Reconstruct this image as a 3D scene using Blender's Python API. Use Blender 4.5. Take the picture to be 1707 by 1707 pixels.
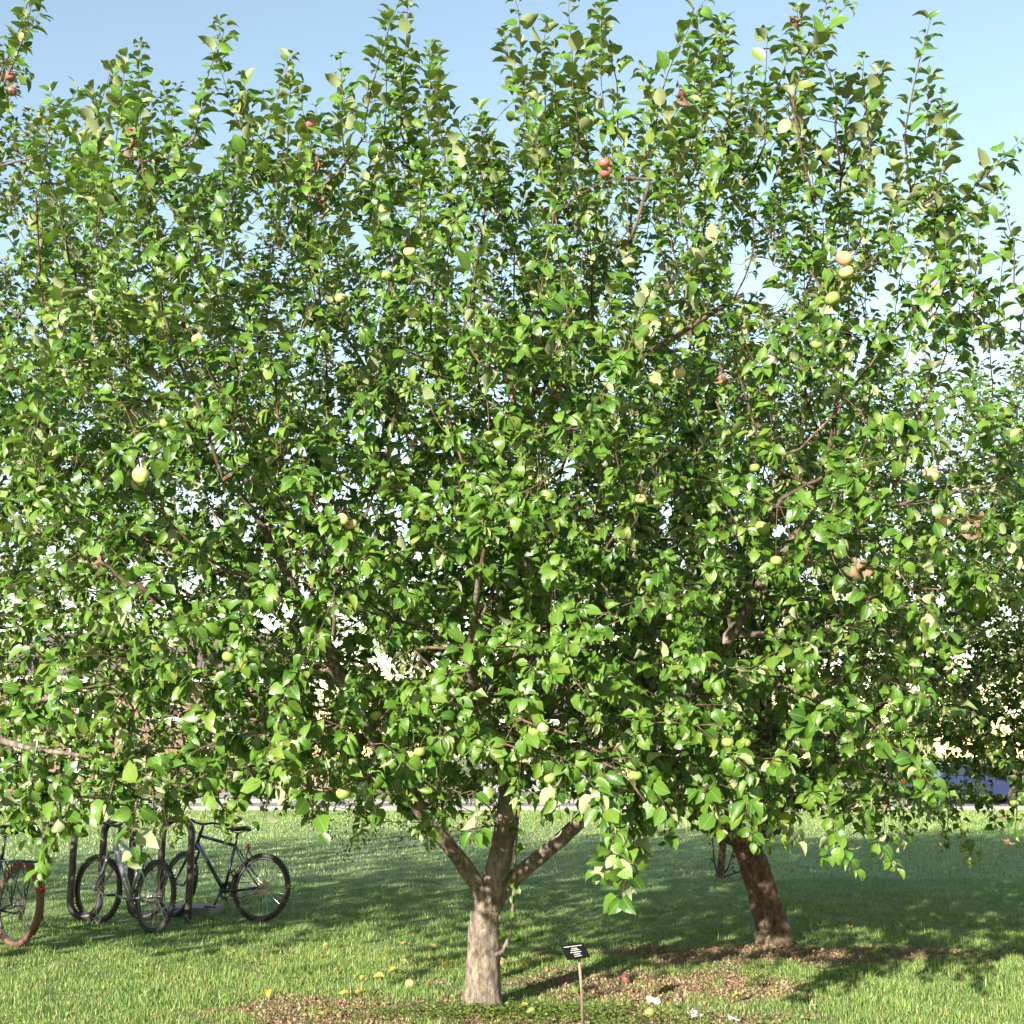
import bpy, bmesh, math, random
import numpy as np
from mathutils import Vector, Matrix

# ------------------------------------------------------------------ scene, camera, light
for o in list(bpy.data.objects):
    bpy.data.objects.remove(o)
scn = bpy.context.scene
COL = scn.collection
R = math.radians
H_CAM, F_PX, PITCH = 1.65, 2062.0, R(11.16)
cam_d = bpy.data.cameras.new('camera')
cam_d.sensor_width = 36.0
cam_d.lens = 36.0 * F_PX / 1707.0
cam_d.clip_start = 0.05
cam_d.clip_end = 3000
cam = bpy.data.objects.new('camera', cam_d)
COL.objects.link(cam)
cam.location = (0, 0, H_CAM)
cam.rotation_euler = (math.pi / 2 + PITCH, 0, 0)
scn.camera = cam

SUN_EL, SUN_AZ = R(16.5), R(207.5)          # azimuth from +Y towards +X
SUN = Vector((math.sin(SUN_AZ) * math.cos(SUN_EL), math.cos(SUN_AZ) * math.cos(SUN_EL), math.sin(SUN_EL)))
world = bpy.data.worlds.new('World')
scn.world = world
world.use_nodes = True
wn = world.node_tree.nodes
wl = world.node_tree.links
bg = wn.get('Background') or wn.new('ShaderNodeBackground')
sky = wn.new('ShaderNodeTexSky')
sky.sky_type = 'NISHITA'
sky.sun_disc = False
sky.sun_elevation = SUN_EL
sky.sun_rotation = SUN_AZ
sky.air_density = 1.25
sky.dust_density = 0.0
sky.ozone_density = 0.0
wl.new(sky.outputs[0], bg.inputs[0])
bg.inputs[1].default_value = 0.085
sun_d = bpy.data.lights.new('sun', 'SUN')
sun_d.energy = 5.0
sun_d.angle = R(0.53)
sun_d.color = (1.0, 0.92, 0.78)
sun_o = bpy.data.objects.new('sun', sun_d)
COL.objects.link(sun_o)
sun_o.rotation_euler = (-SUN).to_track_quat('-Z', 'Y').to_euler()
sun_o.location = (-8, -12, 14)
vs = scn.view_settings
vs.view_transform = 'Standard'
vs.look = 'None'
vs.gamma = 1.0
vs.use_curve_mapping = False
vs.exposure = 1.8

scn.render.engine = 'CYCLES'
scn.cycles.max_bounces = 6
scn.cycles.diffuse_bounces = 2
scn.cycles.glossy_bounces = 2
scn.cycles.transmission_bounces = 3
scn.render.resolution_x = scn.render.resolution_y = 1024

rng = np.random.default_rng(7)
random.seed(7)

# ------------------------------------------------------------------ pixel -> world
AX = np.array([0, math.cos(PITCH), math.sin(PITCH)])
UPV = np.array([0, -math.sin(PITCH), math.cos(PITCH)])
RT = np.array([1.0, 0, 0])
CAMP = np.array([0, 0, H_CAM])


def ray(px, py):
    return AX + (px - 853.5) / F_PX * RT + (853.5 - py) / F_PX * UPV


def P(px, py, depth):
    return CAMP + ray(px, py) * depth


def G(px, py, z=0.0):
    r = ray(px, py)
    return CAMP + r * ((z - H_CAM) / r[2])


def project(p):
    q = np.asarray(p) - CAMP
    dep = q @ AX
    dep_s = np.where(np.abs(dep) < 1e-6, 1e-6, dep)
    return 853.5 + F_PX * (q @ RT) / dep_s, 853.5 - F_PX * (q @ UPV) / dep_s, dep


# ------------------------------------------------------------------ object helpers
def tag(o, label=None, cat=None, group=None, kind=None):
    if label: o['label'] = label
    if cat: o['category'] = cat
    if group: o['group'] = group
    if kind: o['kind'] = kind
    return o


def link(name, data, parent=None):
    o = bpy.data.objects.new(name, data)
    COL.objects.link(o)
    if parent is not None:
        o.parent = parent
    return o


def empty(name, loc=(0, 0, 0), rz=0.0):
    o = link(name, None)
    o.empty_display_size = 0.2
    o.location = loc
    o.rotation_euler = (0, 0, rz)
    return o


def copy_tree(o, parent=None):
    c = o.copy()
    COL.objects.link(c)
    c.parent = parent
    for ch in list(o.children):
        copy_tree(ch, c)
    return c


def np_mesh(name, V, faces, mat=None, uv=None, rnd=None, smooth=True, mats=None, fmat=None):
    """faces: list of int arrays (n,k)."""
    me = bpy.data.meshes.new(name)
    V = np.asarray(V, np.float32)
    me.vertices.add(len(V))
    me.vertices.foreach_set('co', V.ravel())
    fl = [np.asarray(f, np.int32) for f in faces if len(f)]
    loops = np.concatenate([f.ravel() for f in fl])
    tot = np.concatenate([np.full(len(f), f.shape[1], np.int32) for f in fl])
    start = np.concatenate([[0], np.cumsum(tot)[:-1]]).astype(np.int32)
    me.loops.add(len(loops))
    me.loops.foreach_set('vertex_index', loops)
    me.polygons.add(len(tot))
    me.polygons.foreach_set('loop_start', start)
    me.polygons.foreach_set('loop_total', tot)
    me.polygons.foreach_set('use_smooth', np.full(len(tot), smooth))
    if fmat is not None:
        me.polygons.foreach_set('material_index', np.asarray(fmat, np.int32))
    if uv is not None:
        l = me.uv_layers.new(name='UVMap')
        l.data.foreach_set('uv', np.asarray(uv, np.float32)[loops].ravel())
    if rnd is not None:
        a = me.attributes.new('rnd', 'FLOAT', 'POINT')
        a.data.foreach_set('value', np.asarray(rnd, np.float32))
    for m in (mats or [mat]):
        if m is not None:
            me.materials.append(m)
    me.update(calc_edges=True)
    me.validate()
    return me


class MB:
    """collects shapes, builds one mesh"""
    def __init__(s):
        s.v = []
        s.f = []

    def box(s, c, size, rot=None):
        b = len(s.v)
        for x in (-.5, .5):
            for y in (-.5, .5):
                for z in (-.5, .5):
                    p = Vector((x * size[0], y * size[1], z * size[2]))
                    if rot is not None: p = rot @ p
                    s.v.append(tuple(p + Vector(c)))
        for q in ((0, 1, 3, 2), (4, 6, 7, 5), (0, 4, 5, 1), (2, 3, 7, 6), (0, 2, 6, 4), (1, 5, 7, 3)):
            s.f.append(tuple(b + i for i in q))
        return s

    def tube(s, pts, rad, n=10, cap=True, closed=False):
        pts = [Vector(p) for p in pts]
        m = len(pts)
        if not hasattr(rad, '__len__'): rad = [rad] * m
        ref = None
        b0 = len(s.v)
        for i, p in enumerate(pts):
            if closed:
                t = (pts[(i + 1) % m] - pts[i - 1]).normalized()
            else:
                t = (pts[min(i + 1, m - 1)] - pts[max(i - 1, 0)]).normalized()
            if ref is None:
                ref = t.orthogonal().normalized()
            u = (ref - t * ref.dot(t))
            if u.length < 1e-6: u = t.orthogonal()
            u.normalize()
            ref = u
            w = t.cross(u)
            for k in range(n):
                a = 2 * math.pi * k / n
                s.v.append(tuple(p + (u * math.cos(a) + w * math.sin(a)) * rad[i]))
        for i in range(m if closed else m - 1):
            for k in range(n):
                a = b0 + i * n + k
                b = b0 + i * n + (k + 1) % n
                j = (i + 1) % m
                c = b0 + j * n + (k + 1) % n
                d = b0 + j * n + k
                s.f.append((a, b, c, d))
        if cap and not closed:
            s.f.append(tuple(b0 + k for k in reversed(range(n))))
            s.f.append(tuple(b0 + (m - 1) * n + k for k in range(n)))
        return s

    def lathe(s, prof, c=(0, 0, 0), n=16, axis='Z', closed=False):
        """prof list of (r,h)"""
        b0 = len(s.v)
        for r, h in prof:
            for k in range(n):
                a = 2 * math.pi * k / n
                p = (r * math.cos(a), r * math.sin(a), h)
                if axis == 'Y': p = (p[0], p[2], p[1])
                s.v.append((p[0] + c[0], p[1] + c[1], p[2] + c[2]))
        m = len(prof)
        for i in range(m if closed else m - 1):
            j = (i + 1) % m
            for k in range(n):
                q = (b0 + i * n + k, b0 + i * n + (k + 1) % n, b0 + j * n + (k + 1) % n, b0 + j * n + k)
                s.f.append(q if axis == 'Z' else q[::-1])
        if not closed:
            s.f.append(tuple(b0 + k for k in reversed(range(n))))
            s.f.append(tuple(b0 + (m - 1) * n + k for k in range(n)))
        return s

    def poly(s, pts):
        b = len(s.v)
        s.v += [tuple(p) for p in pts]
        s.f.append(tuple(range(b, b + len(pts))))
        return s

    def mesh(s, name, mat, smooth=False, bevel=0.0):
        me = bpy.data.meshes.new(name)
        me.from_pydata(s.v, [], s.f)
        bm = bmesh.new()
        bm.from_mesh(me)
        if bevel > 0:
            bmesh.ops.bevel(bm, geom=list(bm.edges), offset=bevel, segments=2, affect='EDGES', profile=0.6, clamp_overlap=True)
        bmesh.ops.recalc_face_normals(bm, faces=bm.faces)
        for f in bm.faces: f.smooth = smooth
        bm.to_mesh(me)
        bm.free()
        me.materials.append(mat)
        me.update()
        return me

    def build(s, name, mat, parent=None, smooth=False, bevel=0.0):
        return link(name, s.mesh(name, mat, smooth, bevel), parent)


# ------------------------------------------------------------------ materials
def new_mat(name):
    m = bpy.data.materials.new(name)
    m.use_nodes = True
    nt = m.node_tree
    b = nt.nodes['Principled BSDF']
    return m, nt.nodes, nt.links, b


def ramp(N, stops, interp='LINEAR'):
    r = N.new('ShaderNodeValToRGB')
    r.color_ramp.interpolation = interp
    el = r.color_ramp.elements
    while len(el) < len(stops): el.new(0.5)
    for e, (p, c) in zip(el, stops):
        e.position = p
        e.color = (*c, 1)
    return r


def noise(N, L, scale, detail=4, coord='Object', rough=0.6, vec=None):
    t = N.new('ShaderNodeTexNoise')
    t.inputs['Scale'].default_value = scale
    t.inputs['Detail'].default_value = detail
    t.inputs['Roughness'].default_value = rough
    if vec is None:
        tc = N.new('ShaderNodeTexCoord')
        vec = tc.outputs[coord]
    L.new(vec, t.inputs['Vector'])
    return t


def simple_mat(name, col, rough=0.5, metal=0.0, var=0.25, nscale=30, bump=0.0, coat=0.0):
    m, N, L, b = new_mat(name)
    n = noise(N, L, nscale)
    c2 = tuple(max(0, x * (1 - var)) for x in col)
    c3 = tuple(min(1, x * (1 + var)) for x in col)
    r = ramp(N, [(0.3, c2), (0.7, c3)])
    L.new(n.outputs[0], r.inputs[0])
    L.new(r.outputs[0], b.inputs['Base Color'])
    b.inputs['Roughness'].default_value = rough
    b.inputs['Metallic'].default_value = metal
    if coat: b.inputs['Coat Weight'].default_value = coat
    if bump:
        bp = N.new('ShaderNodeBump')
        bp.inputs['Strength'].default_value = bump
        bp.inputs['Distance'].default_value = 0.01
        L.new(n.outputs[0], bp.inputs['Height'])
        L.new(bp.outputs[0], b.inputs['Normal'])
    return m


def rnd_value(N, L):
    """per-piece random 0..1 from the mesh attribute and the object"""
    at = N.new('ShaderNodeAttribute')
    at.attribute_name = 'rnd'
    oi = N.new('ShaderNodeObjectInfo')
    ad = N.new('ShaderNodeMath')
    ad.operation = 'ADD'
    L.new(at.outputs['Fac'], ad.inputs[0])
    L.new(oi.outputs['Random'], ad.inputs[1])
    fr = N.new('ShaderNodeMath')
    fr.operation = 'FRACT'
    L.new(ad.outputs[0], fr.inputs[0])
    return fr.outputs[0]


def leaf_mat(name, top, under, trans=0.35, rough=0.38, vein=True):
    """top: list of colour stops; under: pale underside colour"""
    m, N, L, b = new_mat(name)
    rv = rnd_value(N, L)
    r = ramp(N, top)
    L.new(rv, r.inputs[0])
    # blotchy variation inside a leaf
    n = noise(N, L, 22, 3, 'Object')
    mx = N.new('ShaderNodeMix'); mx.data_type = 'RGBA'; mx.blend_type = 'MULTIPLY'
    rr = ramp(N, [(0.3, (0.78, 0.82, 0.75)), (0.7, (1.12, 1.1, 1.05))])
    L.new(n.outputs[0], rr.inputs[0])
    mx.inputs[0].default_value = 1.0
    L.new(r.outputs[0], mx.inputs[6])
    L.new(rr.outputs[0], mx.inputs[7])
    col = mx.outputs[2]
    if vein:
        uv = N.new('ShaderNodeUVMap'); uv.uv_map = 'UVMap'
        sp = N.new('ShaderNodeSeparateXYZ')
        L.new(uv.outputs[0], sp.inputs[0])
        # v is 0.5 at the midrib
        s1 = N.new('ShaderNodeMath'); s1.operation = 'SUBTRACT'; s1.inputs[1].default_value = 0.5
        L.new(sp.outputs[1], s1.inputs[0])
        ab = N.new('ShaderNodeMath'); ab.operation = 'ABSOLUTE'
        L.new(s1.outputs[0], ab.inputs[0])
        mr = N.new('ShaderNodeMapRange'); mr.inputs[1].default_value = 0.012; mr.inputs[2].default_value = 0.035
        mr.inputs[3].default_value = 1.0; mr.inputs[4].default_value = 0.0
        L.new(ab.outputs[0], mr.inputs[0])
        # side veins
        m1 = N.new('ShaderNodeMath'); m1.operation = 'MULTIPLY_ADD'; m1.inputs[1].default_value = -0.9
        L.new(ab.outputs[0], m1.inputs[0]); L.new(sp.outputs[0], m1.inputs[2])
        m2 = N.new('ShaderNodeMath'); m2.operation = 'MULTIPLY'; m2.inputs[1].default_value = 40.0
        L.new(m1.outputs[0], m2.inputs[0])
        m3 = N.new('ShaderNodeMath'); m3.operation = 'SINE'
        L.new(m2.outputs[0], m3.inputs[0])
        mv = N.new('ShaderNodeMix'); mv.data_type = 'RGBA'
        mf = N.new('ShaderNodeMath'); mf.operation = 'MULTIPLY'; mf.inputs[1].default_value = 0.55
        L.new(mr.outputs[0], mf.inputs[0])
        L.new(mf.outputs[0], mv.inputs[0])
        L.new(col, mv.inputs[6])
        mv.inputs[7].default_value = (0.16, 0.21, 0.07, 1)
        col = mv.outputs[2]
        bp = N.new('ShaderNodeBump'); bp.inputs['Strength'].default_value = 0.07; bp.inputs['Distance'].default_value = 0.002
        L.new(m3.outputs[0], bp.inputs['Height'])
        L.new(bp.outputs[0], b.inputs['Normal'])
    if vein:
        nb = noise(N, L, 65, 2, 'Object')
        rb = ramp(N, [(0.70, (0, 0, 0)), (0.76, (1, 1, 1))])
        L.new(nb.outputs[0], rb.inputs[0])
        mb = N.new('ShaderNodeMix'); mb.data_type = 'RGBA'
        L.new(rb.outputs[0], mb.inputs[0]); L.new(col, mb.inputs[6]); mb.inputs[7].default_value = (0.13, 0.085, 0.03, 1)
        col = mb.outputs[2]
    # pale felted underside: a real property of the leaf's lower face
    ge = N.new('ShaderNodeNewGeometry')
    mu = N.new('ShaderNodeMix'); mu.data_type = 'RGBA'
    L.new(ge.outputs['Backfacing'], mu.inputs[0])
    L.new(col, mu.inputs[6])
    mu2 = N.new('ShaderNodeMix'); mu2.data_type = 'RGBA'; mu2.inputs[0].default_value = 0.72
    L.new(col, mu2.inputs[6]); mu2.inputs[7].default_value = (*under, 1)
    L.new(mu2.outputs[2], mu.inputs[7])
    L.new(mu.outputs[2], b.inputs['Base Color'])
    rg = N.new('ShaderNodeMapRange'); rg.inputs[3].default_value = rough; rg.inputs[4].default_value = 0.8
    L.new(ge.outputs['Backfacing'], rg.inputs[0])
    L.new(rg.outputs[0], b.inputs['Roughness'])
    b.inputs['Specular IOR Level'].default_value = 0.45
    tr = N.new('ShaderNodeBsdfTranslucent')
    tm = N.new('ShaderNodeMix'); tm.data_type = 'RGBA'; tm.blend_type = 'MULTIPLY'; tm.inputs[0].default_value = 1.0
    L.new(col, tm.inputs[6]); tm.inputs[7].default_value = (1.6, 1.6, 0.6, 1)
    L.new(tm.outputs[2], tr.inputs['Color'])
    ms = N.new('ShaderNodeMixShader'); ms.inputs[0].default_value = trans
    L.new(b.outputs[0], ms.inputs[1]); L.new(tr.outputs[0], ms.inputs[2])
    out = N['Material Output']
    L.new(ms.outputs[0], out.inputs[0])
    return m


def bark_mat(name, c_dark, c_light, scale=1.0, spots=True):
    m, N, L, b = new_mat(name)
    tc = N.new('ShaderNodeTexCoord')
    mp = N.new('ShaderNodeMapping')
    mp.inputs['Scale'].default_value = (1, 1, 0.42)
    L.new(tc.outputs['Object'], mp.inputs[0])
    n1 = noise(N, L, 28 * scale, 8, vec=mp.outputs[0], rough=0.7)
    n2 = noise(N, L, 7 * scale, 4, vec=tc.outputs['Object'])
    r1 = ramp(N, [(0.36, tuple(x * .55 for x in c_dark)), (0.46, c_dark), (0.62, c_light)])
    L.new(n1.outputs[0], r1.inputs[0])
    mx = N.new('ShaderNodeMix'); mx.data_type = 'RGBA'; mx.blend_type = 'MULTIPLY'; mx.inputs[0].default_value = 0.8
    r2 = ramp(N, [(0.3, (0.7, 0.68, 0.66)), (0.7, (1.12, 1.1, 1.05))])
    L.new(n2.outputs[0], r2.inputs[0])
    L.new(r1.outputs[0], mx.inputs[6]); L.new(r2.outputs[0], mx.inputs[7])
    col = mx.outputs[2]
    if spots:
        n3 = noise(N, L, 16, 3, vec=tc.outputs['Object'])
        r3 = ramp(N, [(0.64, (0, 0, 0)), (0.72, (1, 1, 1))])
        L.new(n3.outputs[0], r3.inputs[0])
        m3 = N.new('ShaderNodeMix'); m3.data_type = 'RGBA'
        ml = N.new('ShaderNodeMath'); ml.operation = 'MULTIPLY'; ml.inputs[1].default_value = 0.5
        L.new(r3.outputs[0], ml.inputs[0]); L.new(ml.outputs[0], m3.inputs[0])
        L.new(col, m3.inputs[6]); m3.inputs[7].default_value = (0.42, 0.40, 0.30, 1)
        col = m3.outputs[2]
    L.new(col, b.inputs['Base Color'])
    b.inputs['Roughness'].default_value = 0.85
    bp = N.new('ShaderNodeBump'); bp.inputs['Strength'].default_value = 1.0; bp.inputs['Distance'].default_value = 0.022
    L.new(n1.outputs[0], bp.inputs['Height'])
    L.new(bp.outputs[0], b.inputs['Normal'])
    return m


M = {}
LEAF_TOP = [(0.0, (0.034, 0.090, 0.012)), (0.45, (0.066, 0.148, 0.017)), (0.9, (0.104, 0.188, 0.024)), (1.0, (0.14, 0.18, 0.03))]
M['leaf'] = leaf_mat('apple_leaf', LEAF_TOP, (0.34, 0.37, 0.21), trans=0.2)
M['leaf_far'] = leaf_mat('tree_leaf', [(0, (0.02, 0.05, 0.01)), (1, (0.05, 0.09, 0.018))], (0.12, 0.15, 0.09), trans=0.25, vein=False)
M['leaf_small'] = leaf_mat('small_leaf', [(0, (0.02, 0.045, 0.012)), (1, (0.04, 0.075, 0.018))], (0.1, 0.13, 0.08), trans=0.15, vein=False)
M['dead_leaf'] = leaf_mat('withered_leaf', [(0, (0.12, 0.065, 0.04)), (1, (0.22, 0.13, 0.085))], (0.2, 0.13, 0.09), trans=0.2, vein=False, rough=0.7)
M['yellow_leaf'] = leaf_mat('yellow_leaf', [(0, (0.55, 0.36, 0.05)), (0.5, (0.62, 0.45, 0.07)), (1, (0.60, 0.30, 0.10))], (0.6, 0.5, 0.2), trans=0.2, vein=False, rough=0.6)
M['clover'] = leaf_mat('clover_leaf', [(0, (0.09, 0.155, 0.025)), (1, (0.17, 0.24, 0.045))], (0.18, 0.24, 0.09), trans=0.25, vein=False, rough=0.6)
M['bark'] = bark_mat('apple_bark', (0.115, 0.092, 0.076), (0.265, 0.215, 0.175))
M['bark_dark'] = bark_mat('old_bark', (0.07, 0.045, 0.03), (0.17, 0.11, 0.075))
M['twig'] = bark_mat('twig_bark', (0.10, 0.06, 0.04), (0.24, 0.15, 0.10), 2.0, spots=False)
M['metal_black'] = simple_mat('black_paint', (0.012, 0.012, 0.014), 0.35, 0.0, 0.3, 40, coat=0.3)
M['metal_blue'] = simple_mat('blue_black_paint', (0.012, 0.016, 0.035), 0.35, 0.0, 0.3, 40, coat=0.3)
M['metal_silver'] = simple_mat('silver_paint', (0.30, 0.30, 0.34), 0.32, 0.5, 0.12, 30)
M['chrome'] = simple_mat('bare_alloy', (0.36, 0.36, 0.37), 0.28, 0.9, 0.15, 60)
M['steel_dull'] = simple_mat('dull_steel', (0.11, 0.105, 0.10), 0.45, 0.8, 0.25, 60)
M['tyre'] = simple_mat('tyre_rubber', (0.025, 0.023, 0.022), 0.75, 0, 0.35, 80, bump=0.4)
M['tyre_brown'] = simple_mat('brown_tyre_rubber', (0.12, 0.060, 0.040), 0.8, 0, 0.3, 80, bump=0.4)  # tyre rubber in a brown tone
M['saddle'] = simple_mat('saddle_vinyl', (0.018, 0.018, 0.020), 0.45, 0, 0.25, 60)
M['red_plastic'] = simple_mat('red_reflector_plastic', (0.45, 0.012, 0.010), 0.25, 0, 0.2, 200)
M['disc_plastic'] = simple_mat('clouded_plastic', (0.42, 0.36, 0.27), 0.4, 0, 0.15, 60)
M['rack'] = simple_mat('weathered_rack_paint', (0.045, 0.040, 0.042), 0.45, 0.1, 0.5, 18, bump=0.15)
M['concrete'] = simple_mat('concrete', (0.17, 0.155, 0.17), 0.85, 0, 0.15, 14, bump=0.3)
M['sign_black'] = simple_mat('engraved_black_plastic', (0.010, 0.010, 0.012), 0.3, 0, 0.2, 50)
M['sign_white'] = simple_mat('engraved_white', (0.75, 0.74, 0.70), 0.6, 0, 0.05, 50)
M['stake'] = simple_mat('weathered_stake_steel', (0.20, 0.155, 0.12), 0.6, 0.3, 0.35, 60, bump=0.2)
M['paper'] = simple_mat('white_paper', (0.45, 0.44, 0.43), 0.8, 0, 0.05, 40, bump=0.3)
M['road'] = simple_mat('pale_asphalt', (0.19, 0.18, 0.19), 0.9, 0, 0.12, 3, bump=0.1)
M['drive'] = simple_mat('driveway_concrete', (0.30, 0.265, 0.25), 0.9, 0, 0.08, 2, bump=0.1)
M['kerb'] = simple_mat('kerb_concrete', (0.20, 0.19, 0.185), 0.9, 0, 0.1, 6)
M['siding'] = simple_mat('grey_siding', (0.19, 0.18, 0.20), 0.8, 0, 0.06, 4)
M['white_trim'] = simple_mat('white_paint', (0.62, 0.61, 0.60), 0.6, 0, 0.04, 6)
M['roof'] = simple_mat('roof_shingle', (0.11, 0.085, 0.075), 0.9, 0, 0.3, 14, bump=0.4)
M['fence'] = simple_mat('fence_wood', (0.22, 0.15, 0.11), 0.85, 0, 0.25, 12, bump=0.3)
M['glass'] = simple_mat('window_glass', (0.02, 0.025, 0.03), 0.06, 0, 0.1, 3)
M['car_blue'] = simple_mat('car_paint_blue', (0.012, 0.02, 0.07), 0.28, 0.2, 0.08, 6, coat=0.6)


def brick_mat():
    m, N, L, b = new_mat('brown_brick')
    tc = N.new('ShaderNodeTexCoord')
    br = N.new('ShaderNodeTexBrick')
    br.inputs['Color1'].default_value = (0.15, 0.075, 0.05, 1)
    br.inputs['Color2'].default_value = (0.11, 0.055, 0.038, 1)
    br.inputs['Mortar'].default_value = (0.18, 0.16, 0.14, 1)
    br.inputs['Scale'].default_value = 1.0
    br.inputs['Brick Width'].default_value = 0.23
    br.inputs['Row Height'].default_value = 0.075
    br.inputs['Mortar Size'].default_value = 0.008
    mp = N.new('ShaderNodeMapping')
    mp.inputs['Rotation'].default_value = (math.pi / 2, 0, 0)
    L.new(tc.outputs['Object'], mp.inputs[0])
    L.new(mp.outputs[0], br.inputs[0])
    L.new(br.outputs[0], b.inputs['Base Color'])
    b.inputs['Roughness'].default_value = 0.9
    return m


M['brick'] = brick_mat()

# soil/litter patches on the lawn: (cx, cy, rx, ry, weight)
PATCH = [(0.95, 9.5, 1.15, 0.68, .9), (2.2, 10.95, 1.55, 0.50, 1.0), (-0.95, 8.55, 1.05, 0.55, 0.85),
         (0.35, 8.30, 1.0, 0.55, 0.75), (3.4, 11.0, 0.9, 0.35, 0.7), (1.4, 8.35, 0.6, 0.4, 0.5)]


def ground_mat():
    m, N, L, b = new_mat('lawn_soil')
    tc = N.new('ShaderNodeTexCoord')
    pos = tc.outputs['Object']
    n1 = noise(N, L, 9, 6, vec=pos)
    n2 = noise(N, L, 0.6, 4, vec=pos)
    green = ramp(N, [(0.25, (0.07, 0.10, 0.022)), (0.75, (0.17, 0.23, 0.05))])
    L.new(n1.outputs[0], green.inputs[0])
    soil = ramp(N, [(0.25, (0.10, 0.055, 0.035)), (0.5, (0.22, 0.13, 0.085)), (0.8, (0.36, 0.24, 0.16))])
    ns = noise(N, L, 40, 6, vec=pos)
    L.new(ns.outputs[0], soil.inputs[0])
    # patch mask
    prev = None
    for (cx, cy, rx, ry, w) in PATCH:
        s = N.new('ShaderNodeVectorMath'); s.operation = 'SUBTRACT'; s.inputs[1].default_value = (cx, cy, 0)
        L.new(pos, s.inputs[0])
        d = N.new('ShaderNodeVectorMath'); d.operation = 'DIVIDE'; d.inputs[1].default_value = (rx, ry, 1e6)
        L.new(s.outputs[0], d.inputs[0])
        ln = N.new('ShaderNodeVectorMath'); ln.operation = 'LENGTH'
        L.new(d.outputs[0], ln.inputs[0])
        mr = N.new('ShaderNodeMapRange'); mr.inputs[1].default_value = 1.35; mr.inputs[2].default_value = 0.6
        mr.inputs[4].default_value = w
        L.new(ln.outputs['Value'], mr.inputs[0])
        if prev is None:
            prev = mr.outputs[0]
        else:
            mxn = N.new('ShaderNodeMath'); mxn.operation = 'MAXIMUM'
            L.new(prev, mxn.inputs[0]); L.new(mr.outputs[0], mxn.inputs[1])
            prev = mxn.outputs[0]
    mm = N.new('ShaderNodeMix'); mm.data_type = 'RGBA'
    L.new(prev, mm.inputs[0]); L.new(green.outputs[0], mm.inputs[6]); L.new(soil.outputs[0], mm.inputs[7])
    big = N.new('ShaderNodeMix'); big.data_type = 'RGBA'; big.blend_type = 'MULTIPLY'; big.inputs[0].default_value = 1
    r2 = ramp(N, [(0.3, (0.8, 0.85, 0.8)), (0.7, (1.15, 1.1, 1.0))])
    L.new(n2.outputs[0], r2.inputs[0])
    L.new(mm.outputs[2], big.inputs[6]); L.new(r2.outputs[0], big.inputs[7])
    L.new(big.outputs[2], b.inputs['Base Color'])
    b.inputs['Roughness'].default_value = 0.95
    bp = N.new('ShaderNodeBump'); bp.inputs['Strength'].default_value = 0.8; bp.inputs['Distance'].default_value = 0.03
    L.new(n1.outputs[0], bp.inputs['Height']); L.new(bp.outputs[0], b.inputs['Normal'])
    return m


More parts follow.
